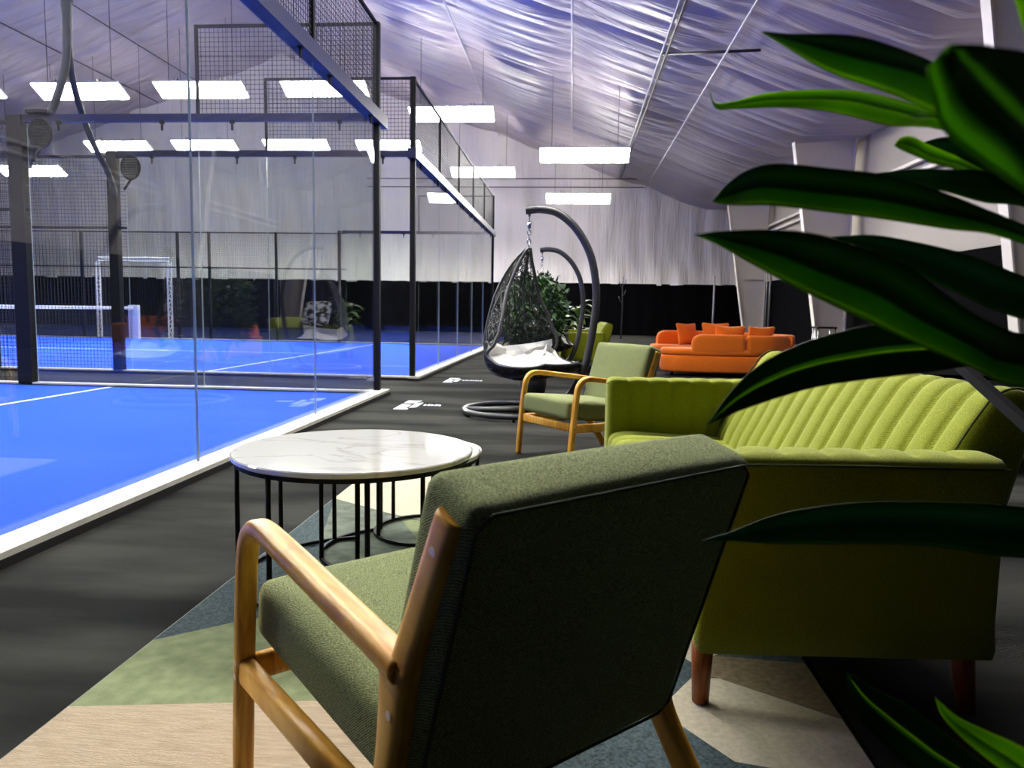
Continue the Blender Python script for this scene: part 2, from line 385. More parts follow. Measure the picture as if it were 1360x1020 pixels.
# white tapered steel columns along the right wall
def column(y, label):
    e = empty('steel_column', label, 'column', (6.4, y, 0), 0, 'tapered steel columns along the right wall')
    bm = bmesh.new()
    pts = [(.12, 0), (.75, 0), (.75, 5.55), (-.75, 5.55)]
    for s in (-.008, .008): pass
    a = [bm.verts.new((x, -.008, z)) for x, z in pts]; b = [bm.verts.new((x, .008, z)) for x, z in pts]
    bm.faces.new(a); bm.faces.new(b[::-1])
    for i in range(4): bm.faces.new((a[i], b[i], b[(i+1) % 4], a[(i+1) % 4]))
    obj('web', bm, M['column'], e)
    bm = bmesh.new(); sweep(bm, [(.12, 0, 0), (-.75, 0, 5.55)], .011, .12, side=(1, 0, 0), sec=4, power=2)
    bm.free()
    bm = bmesh.new()
    for dx in (0,):
        v = [bm.verts.new(p) for p in ((.10, -.12, 0), (.13, -.12, 0), (.13, .12, 0), (.10, .12, 0), (-.79, -.12, 5.55), (-.76, -.12, 5.55), (-.76, .12, 5.55), (-.79, .12, 5.55))]
        for f in ((3,2,1,0),(4,5,6,7),(0,1,5,4),(1,2,6,5),(2,3,7,6),(3,0,4,7)): bm.faces.new([v[i] for i in f])
    obj('inner_flange', bm, M['flange'], e)
    bx('outer_flange', .75, .78, -.12, .12, 0, 5.6, M['flange'], e)
    bx('cap_plate', -.80, .78, -.12, .12, 5.53, 5.56, M['flange'], e)
    bx('base_plate', .02, .88, -.16, .16, 0, .02, M['column'], e)
    bx('stiffener', .02, .74, -.10, .10, 2.28, 2.295, M['column'], e)
    return e
column(28.7, 'farthest cream tapered steel column, rising behind the orange sofa')
column(20.3, 'middle cream tapered steel column with white inner edge on the right wall')
column(11.3, 'nearest cream tapered steel column at the top right corner')
for z, n in ((4.25, 'upper white rail running along the right wall between columns'), (4.02, 'lower white rail running along the right wall between columns')):
    tag(bx('wall_rail', 7.22, 7.30, 8, YF-.3, z, z+.07, M['flange']), n, 'rail')
# conduits beside the far column and a grey pole in front of the black cloth
for x, r, t in ((7.28, .045, 'thick grey conduit pipe beside the farthest column'), (7.16, .02, 'thin grey conduit pipe nearest the farthest column')):
    bm = bmesh.new(); cyl(bm, x, 28.3, 0, 3.4, r, sec=8)
    tag(obj('conduit_pipe', bm, M['greymetal'], None, True), t, 'pipe')
bm = bmesh.new(); cyl(bm, 6.05, 32.6, 0, 2.6, .04, sec=8)
tag(obj('pole', bm, M['rod'], None, True), 'thin pale pole standing against the black wall cloth behind the orange sofa', 'pole')

# cables and straps running under the roof towards the far wall
def roof_line(x, dark, y0=-2, y1=32.7, label=''):
    zz = roof_z(x)-.24
    o = tube('roof_cable', [(x, y0, zz), (x, (y0+y1)/2, zz-.02), (x, y1, zz)], .022, M['darkrod' if dark else 'rod'], None, 6)
    tag(o, label, 'cable')
roof_line(3.0, False, label='pale roof cable running lengthwise, rightmost, to the right of the dark one')
roof_line(1.93, True, label='dark roof cable running lengthwise over the right lamp pair')
roof_line(1.83, False, 2, label='thin pale roof cable hugging the dark roof cable')
roof_line(-.15, False, label='pale roof cable dropping straight towards the hanging chairs')
roof_line(-3.3, False, label='pale roof cable running lengthwise above the glass court edge')
roof_line(-16.5, True, label='dark roof cable crossing the top left behind the split hanging cable')
roof_line(-18.6, True, label='leftmost dark roof cable at the picture edge')
tag(tube('roof_strut', [(1.87, 17.2, 6.66), (3.55, 15.4, 6.12)], .03, M['darkrod'], None, 6), 'short dark strut crossing between two roof cables', 'strut')
for z, t in ((6.6, 'upper thin rod across the far white wall liner'), (6.25, 'lower thin rod across the far white wall liner')):
    tag(tube('wall_rod', [(-9, 32.3, z), (2.9, 32.3, z)], .02, M['darkrod'], None, 6), t, 'rod')

# ------------------------------------------------------------ lamps
TL = radians(28)
def make_lamp():
    e = empty('hanging_lamp', '', 'lamp', (0, 0, 0), 0, 'wide twin-panel lamps hung under the roof')
    R_ = Matrix.Rotation(-TL, 4, 'X')
    def add(nm, x0, x1, y0, y1, z0, z1, m_, b=0):
        bm = bmesh.new(); box(bm, x0, x1, y0, y1, z0, z1, 0, b); bm.transform(R_); return obj(nm, bm, m_, e)
    add('housing', -1.22, 1.22, -.30, .30, .015, .07, M['lampbody'])
    add('diffuser', -1.20, -.015, -.28, .28, -.012, .014, M['lamp'])
    add('diffuser', .015, 1.20, -.28, .28, -.012, .014, M['lamp'])
    add('divider', -.012, .012, -.30, .30, -.02, .014, M['lampbody'])
    for x in (-.62, .62):
        add('added_uplight', x-.006, x+.006, -.25, .25, .07, .075, M['patchlight'])  # hidden strip added to throw bright patches on the roof liner
        for s in (-.045, .045): add('added_baffle', x+s-.004, x+s+.004, -.27, .27, .07, .185, M['added_baffle'])  # hidden fins added to narrow those patches
    return e
lamp0 = make_lamp(); first = True
def lamp(x, y, z, label):
    global first
    if first: e = lamp0; e.location = (x, y, z); e['label'] = label; first = False
    else: e = tree(lamp0, (x, y, z), 0, label)
    for ch in list(e.children):
        if ch.name.startswith('suspension'): bpy.data.objects.remove(ch)
    h = roof_z(x)-z-.12
    for s in (-.9, .9):
        bm = bmesh.new(); cyl(bm, s, 0, .05, h, .008, sec=4); obj('suspension_wire', bm, M['darkrod'], e)
    return e
G_ = 'wide twin-panel lamps hung under the roof'
lamp(.24, 20.9, 5.23, 'nearer lamp above the hanging chairs, rightmost in the near row')
lamp(.14, 29.0, 5.28, 'rightmost far lamp just above the tall hanging chair stand')
lamp(-3.59, 21.8, 6.57, 'lamp just right of the second court mesh corner, near row')
lamp(-3.52, 28.8, 6.22, 'far lamp crossed by the sloping court mesh edge')
lamp(-7.15, 21.3, 7.16, 'near-row lamp behind the thick navy beam of the near court')
lamp(-10.15, 20.0, 6.77, 'near-row lamp crossed by the left edge of the raised mesh')
lamp(-13.32, 19.6, 6.64, 'near-row lamp behind the split hanging cable')
lamp(-16.75, 19.5, 6.66, 'near-row lamp cut by the left picture edge')
lamp(-7.05, 28.3, 7.1, 'far-row lamp behind the near court corner post')
lamp(-10.45, 27.8, 7.02, 'far-row lamp second to the left of the near court corner post')
lamp(-14.05, 27.9, 7.02, 'far-row lamp between the hanging cable and the glass joint')
lamp(-17.18, 27.4, 6.88, 'far-row lamp partly behind the right branch of the hanging cable')
lamp(-19.96, 26.4, 5.8, 'low far lamp behind the near court fence post at left')
for x, y, z, t in ((-6.6, 13.3, 7.6, 'lamp over the second court'), (-10.6, 13.0, 7.6, 'lamp over the second court middle'), (-14.6, 13.0, 7.4, 'lamp over the second court far end'),
                (-3.6, 6.4, 6.5, 'lamp over the near court edge'), (.3, 6.4, 5.3, 'lamp over the lounge armchairs'), (-7.3, 5.6, 7.1, 'lamp over the near court'), (-10.8, 5.6, 7.2, 'lamp over the near court middle'), (-14.4, 5.6, 7.2, 'lamp over the near court far end')):
    lamp(x, y, z, t+', above the picture')

# ------------------------------------------------------------ courts
XG = -2.15
def mesh_panel(bm, a, b, z0, z1, pitch=.05, r=.0022):
    """welded wire between floor points a and b"""
    a, b = Vector(a), Vector(b); L_ = (b-a).length; d = (b-a)/L_; n_ = Vector((-d.y, d.x, 0))
    def bar(p, q, s1, s2):
        v = []
        for P_ in (p, q):
            for s in ((-1, -1), (1, -1), (1, 1), (-1, 1)): v.append(bm.verts.new(P_+s1*s[0]*r+s2*s[1]*r))
        for i in range(4): bm.faces.new((v[i], v[(i+1) % 4], v[4+(i+1) % 4], v[4+i]))
    Z = Vector((0, 0, 1))
    for i in range(1, int(L_/pitch)):
        p = a+d*i*pitch; bar(p+Z*z0, p+Z*z1, d, n_)
    for j in range(1, int((z1-z0)/pitch)):
        z = z0+j*pitch; bar(a+Z*z, b+Z*z, Z, n_)
def post(e, x, y, z1, sx=.035, sy=.035, m_='black', z0=0.0):
    return bx('post', x-sx, x+sx, y-sy, y+sy, z0, z1, M[m_], e)
def glass_panel(e, x0, x1, y0, y1, z0, z1):
    bm = bmesh.new(); fs = box(bm, x0, x1, y0, y1, z0, z1)
    ax = 1 if (y1-y0) > (x1-x0) else 0
    for f in fs:
        n = f.normal if f.normal.length else None
    bm.normal_update()
    for f in fs:
        thin = abs(f.normal[1-ax]) < .5
        if thin and abs(f.normal.z) < .5: f.material_index = 1
    return obj('glass_panel', bm, None, e, mats=[M['glass'], M['glassedge']])
def clamps(e, pts):
    for i, p in enumerate(pts):
        if 'clampmesh' not in globals():
            bm = bmesh.new(); cyl(bm, 0, 0, -.05, .05, .012, sec=8); box(bm, -.02, .02, -.02, .02, .02, .06)
            for v in bm.verts: pass
            o = obj('glass_clamp', bm, M['black'], e); globals()['clampmesh'] = o; o.location = p
        else:
            o = clampmesh.copy(); COL.objects.link(o); o.parent = e; o.location = p
T = .006
def court(y0, y1, label, near_side, far_side, far=False):
    e = empty('padel_court_enclosure', label, 'court enclosure', (0, 0, 0), 0)
    # back wall of frameless glass along the walkway
    n = int(round((y1-y0)/2)); w = (y1-y0)/n
    for i in range(n): glass_panel(e, XG-T, XG+T, y0+i*w+.004, y0+(i+1)*w-.004, .055, 2.97)
    bx('beam', XG-.06, XG+.06, y0-.1, y1+.24, 2.95, 3.08, M['navy'], e)
    clamps(e, [(XG+.03, y0+i*w+s, 2.92) for i in range(n) for s in (.35, w-.35)])
    for i in range(n+1): post(e, XG, y0+i*w, 4.0, .02, .02, z0=3.0 if 0 < i < n else 0)
    for yc in (y0, y1): post(e, XG, yc, 4.0)
    bx('top_rail', XG-.015, XG+.015, y0, y1, 3.97, 4.0, M['black'], e)
    for i in range(n):
        bm = bmesh.new(); mesh_panel(bm, (XG, y0+i*w, 0), (XG, y0+(i+1)*w, 0), 3.07, 3.98)
        o = obj('wire_mesh', bm, M['wire'], e); o['kind'] = 'stuff'
    bm = bmesh.new(); box(bm, XG-.04, XG+.115, y0-.12, y1+.12, 0.035, .06); box(bm, XG-.03, XG+.12, y0-.12, y1+.12, 0, .035, 1)
    obj('curb', bm, None, e, mats=[M['curb'], M['curbdark']])
    for yy in ([y0] if near_side else [])+([y1] if far_side else []):
        for k in range(2): glass_panel(e, XG-2*(k+1)+.004, XG-2*k-.004, yy-T, yy+T, .055, 2.97)
        bx('beam', -6.25, XG+.05, yy-.03, yy+.03, 2.98, 3.06, M['navy'], e)
        clamps(e, [(XG-2*k-s, yy-.03, 2.93) for k in range(2) for s in (.4, 1.6)])
        bm = bmesh.new(); mesh_panel(bm, (XG-2, yy, 0), (XG, yy, 0), 3.07, 3.98); o = obj('wire_mesh', bm, M['wire'], e); o['kind'] = 'stuff'
        bx('top_rail', XG-2, XG, yy-.015, yy+.015, 3.97, 4.0, M['black'], e)
        post(e, XG-2, yy, 4.0, .015, .015, z0=3.0)
        bm = bmesh.new(); box(bm, XG-14, XG, yy-.05, yy+.05, .035, .055); box(bm, XG-14, XG, yy-.055, yy+.055, 0, .035, 1)
        obj('curb', bm, None, e, mats=[M['curb'], M['curbdark']])
        big = .035 if yy == y1 and far else .085 if yy < 9 else .065
        post(e, -6.27 if yy < 9 else -6.33, yy, 3.05, big, .05, 'black')
        xs_ = [-6.15, -8.1, -10, -10.9, -12.8, -13.7, -15.7, -16.7] if yy == y1 and far else [-6.15, -8.15, -10.15, -12.15, -14.15, -16.15]
        for a, b in zip(xs_[:-1], xs_[1:]):
            post(e, b, yy, 3.0, .03, .03)
            if a-b < 1.5 and b < -10.95 and False: continue
            bm = bmesh.new(); mesh_panel(bm, (b, yy, 0), (a, yy, 0), .06, 2.98, .05, .0022); o = obj('wire_mesh', bm, M['wire'], e); o['kind'] = 'stuff'
            for z in (2.0, 2.96): bx('rail', b, a, yy-.018, yy+.018, z, z+.035, M['black'], e)
    return e
court1 = court(-1.9, 8.1, 'near padel court enclosure of clear glass panels with thick navy beam', False, True)
court2 = court(9.95, 19.95, 'second padel court enclosure beyond the near one, with its own glass and mesh', True, True, True)

def turf(y0, y1, label, far):
    e = empty('blue_turf_court', label, 'court floor', (0, 0, 0))
    bx('turf', -22.1, XG-.04, y0+.05, y1-.05, 0, .022, M['turf'], e)
    bx('court_line', -5.26, -5.21, y0+.05, y1-.05, .0225, .0245, M['line'], e)
    yc = (y0+y1)/2
    bx('court_line', -19.1, -5.26, yc-.025, yc+.025, .0225, .0245, M['line'], e)
    return e
turf(-1.9, 8.1, 'bright blue artificial turf of the near court', False)
turf(9.95, 19.95, 'bright blue artificial turf of the second court, behind the first', True)

tag(bx('dark_turf', -22, XG-.1, 21.7, 32.4, 0, .02, M['darkturf']), 'blue turf coloured dark as if unlit, beyond the second court', 'court floor')
# net of the second court
e = empty('court_net', 'black court net with white top tape stretched across the second court', 'net', (-12.15, 10.05, 0))
bm = bmesh.new(); mesh_panel(bm, (0, 0, 0), (0, 9.75, 0), .03, .86, .05, .002); o = obj('netting', bm, M['net'], e); o['kind'] = 'stuff'
bx('top_tape', -.02, .02, 0, 9.75, .84, .92, M['white'], e)
bx('net_post', -.13, .15, 9.72, 9.84, .02, .96, M['white'], e, .01)
bx('net_post', -.12, .12, -.06, .06, .02, .96, M['white'], e, .01)
# white truss gate beyond the second court
e = empty('truss_gate', 'white lattice truss arch standing behind the second court fence', 'arch', (0, 20.65, 0))
def truss(p, q, d):
    bm = bmesh.new(); p, q, d = Vector(p), Vector(q), Vector(d); t = (q-p); n = max(4, int(t.length/.12))
    for s in (-1, 1): sweep(bm, [p+d*s, q+d*s], .026, sec=6)
    for i in range(n): sweep(bm, [p+t*i/n+d*(1 if i % 2 else -1), p+t*(i+1)/n-d*(1 if i % 2 else -1)], .016, sec=4)
    return obj('truss', bm, M['white'], e)
truss((-13.7, 0, 0), (-13.7, 0, 2.2), (.055, 0, 0)); truss((-11.55, 0, 0), (-11.55, 0, 2.2), (.055, 0, 0)); truss((-13.7, 0, 2.26), (-11.55, 0, 2.26), (0, 0, .05))
# paddle rackets hung at the fence posts
def racket(x, y, z, label):
    e = empty('paddle_racket', label, 'racket', (x, y, z), 0)
    bm = bmesh.new(); ring = [(.13*cos(a)*1.0, 0, .16*sin(a)) for a in [2*pi*k/20 for k in range(20)]]
    sweep(bm, ring, .018, .014, sec=6, closed=True); obj('rim', bm, M['black'], e, True)
    bm = bmesh.new(); n = 9
    for i in range(-n, n+1):
        xx = i*.013; hh = .155*math.sqrt(max(0, 1-(xx/.125)**2))
        if hh > .02 and i % 2 == 0: box(bm, xx-.005, xx+.005, -.01, .01, -hh, hh)
    for i in range(-n, n+1):
        zz = i*.016; hh = .12*math.sqrt(max(0, 1-(zz/.155)**2))
        if hh > .02 and i % 2 == 0: box(bm, -hh, hh, -.01, .01, zz-.006, zz+.006)
    obj('perforated_face', bm, M['black'], e)
    bm = bmesh.new(); sweep(bm, [(0, 0, -.16), (-.10, 0, -.30)], .016, sec=8); obj('handle', bm, M['black'], e, True)
racket(-5.93, 8.02, 2.84, 'dark perforated racket hung at the near court fence post')
racket(-6.02, 9.86, 2.82, 'dark perforated racket hung at the second court fence post')
tag(bx('junction_box', -6.12, -5.85, 8.03, 8.13, 3.065, 3.11, M['black'], None, .01), 'small black cap box on top of the near court fence post', 'box')
# hanging cables
tag(tube('hanging_cable', cr_pts([(-5.76, 8.32, 9.6), (-5.76, 8.32, 4.86), (-5.78, 8.32, 4.37), (-5.80, 8.32, 3.76), (-5.89, 8.30, 3.38), (-6.04, 8.26, 3.00), (-6.18, 8.20, 2.69), (-6.23, 8.19, 2.50)], 6), [.055]*14+[.045]*29, M['cable'], None, 8),
    'thick dark hanging cable curving left down to the near court post', 'cable')
tag(tube('hanging_cable', cr_pts([(-5.75, 8.36, 9.6), (-5.75, 8.36, 4.88), (-5.79, 8.38, 4.40), (-5.82, 8.40, 3.79), (-5.95, 8.70, 3.41), (-6.17, 9.30, 3.02), (-6.26, 9.75, 2.70), (-6.24, 9.84, 2.42)], 6), .038, M['cable'], None, 8),
    'thinner dark hanging cable branching right to the second court post', 'cable')

# ------------------------------------------------------------ floor marks
def mark(name, polys, label):
    bm = bmesh.new()
    for p in polys:
        a = [bm.verts.new((x, y, .0005)) for x, y in p]; b = [bm.verts.new((x, y, .0022)) for x, y in p]
        bm.faces.new(b); bm.faces.new(a[::-1])
        for i in range(len(p)): bm.faces.new((a[i], a[(i+1) % len(p)], b[(i+1) % len(p)], b[i]))
    tag(obj(name, bm, M['line']), label, 'floor marking', 'white floor markings')
def mk(ox, oy, s, text):
    P_ = [[(ox+x*s, oy+y*s) for x, y in q] for q in (((0, 0), (.13, 0), (.13, .06), (.0, .06)), ((.0, .09), (.10, .09), (.10, .33), (.0, .38)), ((.12, .12), (.18, .16), (.18, .52), (.12, .46)), ((.0, .45), (.10, .45), (.14, .66), (.0, .66)))]
    for i in range(text):
        x0 = ox+.22*s+i*.035*s; P_.append([(x0, oy+.30*s), (x0+.024*s, oy+.30*s), (x0+.024*s, oy+(.40 if i % 2 else .36)*s), (x0, oy+.40*s)])
    return P_
mark('floor_marking', mk(-1.70, 7.0, 1.05, 5), 'white worn marking on the grey floor in front of the near court corner')
mark('floor_marking', mk(-1.70, 9.75, 1.0, 8), 'white marking with small lettering beside the second court curb')

# ------------------------------------------------------------ rug
RX0, RX1, RY0, RY1 = -1.165, .66, 1.05, 4.24
POLY = [  # later entries lie over earlier ones: (material slot, corners)
 (3, [(-1.3, 1.0), (-1.3, 4.4), (.8, 4.4), (.8, 1.0)]),                        # teal ground
 (0, [(-1.3, .9), (-1.3, 1.585), (-1.16, 1.585), (-.3, 1.72), (-.1, 1.2), (-.1, .9)]),            # tan
 (1, [(-1.3, 1.585), (-1.16, 1.585), (-.3, 1.72), (-.5, 2.4), (-1.0, 2.08), (-1.3, 1.83)]),       # sage
 (4, [(-1.02, 2.95), (-1.16, 3.56), (-.82, 3.33), (-.35, 3.0), (-.2, 2.3), (-.8, 2.2)]),          # grey green
 (2, [(-1.3, 3.60), (-1.16, 3.56), (-.82, 3.33), (-.55, 3.18), (-.2, 3.75), (-.5, 4.4), (-1.3, 4.4)]), # cream
 (1, [(-.77, 3.28), (-.59, 2.91), (-.25, 2.9), (-.55, 3.18)]),
 (5, [(-.2, 3.75), (-.5, 4.4), (.2, 4.4), (.1, 3.6)]),
 (1, [(.1, 3.6), (.2, 4.4), (.8, 4.4), (.8, 3.3)]),
 (2, [(.0, 2.5), (.35, 1.98), (.45, 2.05), (.8, 2.7), (.5, 3.0)]),
 (5, [(.35, 1.93), (.40, 2.03), (.8, 2.0), (.8, 1.70), (.65, 1.74)]),  # taupe stands in for the rug shaded by the sofa
 (2, [(.26, 1.77), (.34, 1.90), (.41, 1.895), (.65, 1.735), (.8, 1.64), (.8, 1.5), (.57, 1.49), (.37, 1.53), (.26, 1.68)]),  # cream outlines the light patch under the sofa's near end, held in colour
 (1, [(.1, 1.0), (.3, 1.45), (.45, 1.0)]),
]
bm = bmesh.new()
v = [bm.verts.new(p) for p in ((RX0, RY0, .012), (RX1, RY0, .012), (RX1, RY1, .012), (RX0, RY1, .012))]; bm.faces.new(v)
for _, P_ in POLY:
    for i in range(len(P_)):
        a, b = Vector((*P_[i], 0)), Vector((*P_[(i+1) % len(P_)], 0)); d = b-a
        if d.length < .01: continue
        bmesh.ops.bisect_plane(bm, geom=bm.verts[:]+bm.edges[:]+bm.faces[:], plane_co=a, plane_no=(-d.y, d.x, 0))
def inside(x, y, P_):
    r = False
    for i in range(len(P_)):
        (x1, y1), (x2, y2) = P_[i], P_[i-1]
        if (y1 > y) != (y2 > y) and x < (x2-x1)*(y-y1)/(y2-y1)+x1: r = not r
    return r
for f in bm.faces:
    c = f.calc_center_median()
    for s_, P_ in POLY:
        if inside(c.x, c.y, P_): f.material_index = s_
rug = empty('area_rug', 'geometric patchwork rug in sage, cream, tan and dark teal under the tables', 'rug', (0, 0, 0))
obj('pile', bm, None, rug, mats=[M['tan'], M['rugsage'], M['cream'], M['rugteal'], M['ruggrey'], M['brown']])
bm = bmesh.new()
for p in (((RX0, RY0), (RX0, RY1)), ((RX0, RY1), (RX1, RY1)), ((RX1, RY1), (RX1, RY0)), ((RX1, RY0), (RX0, RY0))):
    sweep(bm, [(*p[0], .006), (*p[1], .006)], .006, .006, sec=6)
obj('binding', bm, M['rugedge'], rug, True)

# ------------------------------------------------------------ nested marble tables
def ntable(cx, cy, r, h, ang, a0, a1, nl, label, zb):
    e = empty('nesting_table', label, 'table', (cx, cy, 0), 0, 'nested round marble tables')
    bm = bmesh.new(); n = 72; prof = [(r-.02, h-.018), (r-.003, h-.018), (r, h-.014), (r, h-.004), (r-.004, h)]
    R_ = [[bm.verts.new((q*cos(2*pi*k/n), q*sin(2*pi*k/n), z)) for k in range(n)] for q, z in prof]
    for i in range(len(prof)-1):
        for k in range(n): bm.faces.new((R_[i][k], R_[i][(k+1) % n], R_[i+1][(k+1) % n], R_[i+1][k]))
    bm.faces.new(R_[-1]); bm.faces.new(R_[0][::-1]); obj('marble_top', bm, M['marble'], e)
    q = r-.018
    bm = bmesh.new(); sweep(bm, [(q*cos(2*pi*k/48), q*sin(2*pi*k/48), h-.029) for k in range(48)], .009, .009, sec=4, closed=True); obj('top_ring', bm, M['black'], e)
    A = [a0+(a1-a0)*k/40 for k in range(41)]
    bm = bmesh.new(); sweep(bm, [(q*cos(a), q*sin(a), zb+.009) for a in A], .009, .009, sec=4); obj('base_ring', bm, M['black'], e)
    for k in range(nl):
        a = a0+(a1-a0)*k/(nl-1)
        bm = bmesh.new(); cyl(bm, q*cos(a), q*sin(a), zb+.01, h-.025, .0085, sec=8); obj('leg', bm, M['black'], e, True)
    return e
ntable(-.752, 2.535, .415, .47, 0, radians(105), radians(385), 7, 'largest round white marble table on black wire legs, topmost of the nest', .013)
ntable(-.655, 2.79, .315, .42, 0, radians(118), radians(345), 6, 'middle round marble table with open black ring base, tucked under the largest', .013)
ntable(-.60, 3.07, .235, .375, 0, 0, 2*pi*.999, 6, 'smallest round marble table with full black ring base, tucked in at the back', .013)

# ------------------------------------------------------------ wooden armchairs
def smooth_path(pts, n=6): return [Vector(p) for p in cr_pts(pts, n)]
def armchair(label, loc, rz):
    e = empty('armchair', label, 'armchair', loc, rz, 'wooden armchairs with sage cushions')
    for s in (-1, 1):
        X = s*.285
        P_ = smooth_path([(X, .105, 0), (X, .097, .12), (X, .082, .28), (X, .066, .42), (X, .052, .495), (X, .022, .535), (X, -.025, .549), (X, -.12, .540), (X, -.30, .517), (X, -.45, .498), (X, -.527, .487)], 6)
        n = len(P_); W_ = []; H_ = []
        for i in range(n):
            t = i/(n-1); W_.append(.019+.004*min(1, max(0, (t-.5)*4))); H_.append(.017 if t > .05 else .015)
        bm = bmesh.new(); sweep(bm, P_, W_, H_, side=(1, 0, 0), sec=16, power=3.4); a = obj('arm', bm, M['wood'], e, True)
        # rear bracket and splayed rear leg
        P_ = smooth_path([(X, -.512, .497), (X, -.506, .44), (X, -.492, .36), (X, -.476, .29), (X, -.475, .235), (X, -.52, .165), (X, -.585, .085), (X, -.65, 0)], 5)
        n = len(P_); H_ = [.040-.016*min(1, 3.2*i/(n-1)) for i in range(n)]
        bm = bmesh.new(); sweep(bm, P_, .018, H_, side=(1, 0, 0), sec=16, power=3.4); obj('rear_leg', bm, M['wood'], e, True)
        bm = bmesh.new(); sweep(bm, [(X, -.514, .458), (X*.990, -.526, .49), (X*.968, -.567, .595), (X*.948, -.609, .700), (X*.946, -.612, .707)], [.019, .019, .019, .019, .017], [.025, .025, .024, .024, .021], side=(1, 0, 0), sec=16, power=3.4)
        obj('upright', bm, M['wood'], e, True)
        bm = bmesh.new(); sweep(bm, [(X, .07, .245), (X, -.2, .243), (X, -.485, .238)], .016, .027, side=(1, 0, 0), sec=16, power=4); obj('side_rail', bm, M['wood'], e, True)
        for y, z in ((-.594, .662), (-.512, .425), (.083, .262), (.086, .232)):
            bm = bmesh.new(); sweep(bm, [(X*(.956 if z > .6 else 1)+s*.016, y, z), (X*(.956 if z > .6 else 1)+s*.0188, y, z)], .0065, sec=14)
            obj('screw_plug', bm, M['plug'], e, True)
    bm = bmesh.new(); sweep(bm, [(-.27, .075, .248), (.27, .075, .248)], .014, .026, side=(0, 1, 0), sec=12, power=4); obj('front_rail', bm, M['wood'], e, True)
    bm = bmesh.new(); sweep(bm, [(-.27, -.47, .25), (.27, -.47, .25)], .014, .026, side=(0, 1, 0), sec=12, power=4); obj('back_rail', bm, M['wood'], e, True)
    st = soft('seat_cushion', .258, .287, .062, .030, M['sage'], e, (.004, .004, .012)); st.location = (0, -.185, .334); st.rotation_euler = (radians(5), 0, 0)
    bm = bmesh.new()
    q = [(.255, .284), (-.255, .284), (-.255, -.284), (.255, -.284)]
    loop = []
    for i in range(4):
        a, b = Vector((*q[i], 0)), Vector((*q[(i+1) % 4], 0))
        loop += [a+(b-a)*(.06+.88*k/8) for k in range(9)]
    sweep(bm, [p+Vector((0, 0, .030)) for p in loop], .0022, sec=6, closed=True); obj('piping', bm, M['seam'], st, True)
    bk = soft('back_cushion', .276, .058, .258, .024, M['sage'], e, (.003, .012, .006), 16); bk.location = (0, -.527, .492); bk.rotation_euler = (radians(17.7), 0, 0)
    bm = bmesh.new(); loop = []
    q = [(.268, .250), (-.268, .250), (-.268, -.250), (.268, -.250)]
    for i in range(4):
        a, b = Vector((q[i][0], 0, q[i][1])), Vector((q[(i+1) % 4][0], 0, q[(i+1) % 4][1]))
        loop += [a+(b-a)*(.04+.92*k/8) for k in range(9)]
    sweep(bm, [Vector((p.x, -.0555, p.z)) for p in loop], .0026, sec=6, closed=True); obj('piping', bm, M['seam'], bk, True)
    return e
c1 = armchair('nearest armchair, seen from behind, sage green with honey wood arms', (-.355, 1.476, .0125), radians(43.38))
c2 = tree(c1, (-.082, 4.796, 0), radians(127.55), 'sage green armchair facing the camera beside the lime sofa')

# ------------------------------------------------------------ channelled sofas
def channel(name, prof, wts, t0, t1, n, fmap, m_, parent, g=.011, endr=.02, per=8):
    """closed profile pushed in along seam lines while it runs from t0 to t1"""
    P_ = [Vector((a, b)) for a, b in prof]; N_ = len(P_)
    cen = sum(P_, Vector((0, 0)))/N_; nr = []
    area = sum(P_[i].x*P_[(i+1) % N_].y-P_[(i+1) % N_].x*P_[i].y for i in range(N_))
    sg = 1 if area > 0 else -1
    for i in range(N_):
        t = (P_[(i+1) % N_]-P_[i-1]).normalized(); nr.append(Vector((t.y, -t.x))*sg)
    ts = []
    for k in range(n):
        for j in range(per):
            u = j/per; ts.append((k+u, abs(2*u-1)))
    ts.append((n, 1.0)); bm = bmesh.new(); rings = []
    L_ = t1-t0
    for q, s in ts:
        t = t0+L_*q/n; dist = min(t-t0, t1-t)
        inset = endr*(1-math.sqrt(max(0, 1-((endr-dist)/endr)**2))) if dist < endr else 0
        off = -g*s**6-g*.5*s**2
        rings.append([bm.verts.new(fmap(*(P_[i]+nr[i]*(off*wts[i]-inset)), t)) for i in range(N_)])
    for A, B in zip(rings[:-1], rings[1:]):
        for i in range(N_): bm.faces.new((A[i], A[(i+1) % N_], B[(i+1) % N_], B[i]))
    bm.faces.new(rings[0]); bm.faces.new(rings[-1][::-1])
    bmesh.ops.recalc_face_normals(bm, faces=bm.faces[:])
    o = obj(name, bm, m_, parent, True)
    o.data.polygons[-1].use_smooth = False; o.data.polygons[-2].use_smooth = False
    return o
LEN = 2.0
def dense(pts, n=3, closed=True):
    out = []
    for i in range(len(pts)-(0 if closed else 1)):
        a, b = pts[i], pts[(i+1) % len(pts)]
        for k in range(n): out.append((a[0]+(b[0]-a[0])*k/n, a[1]+(b[1]-a[1])*k/n))
    return out
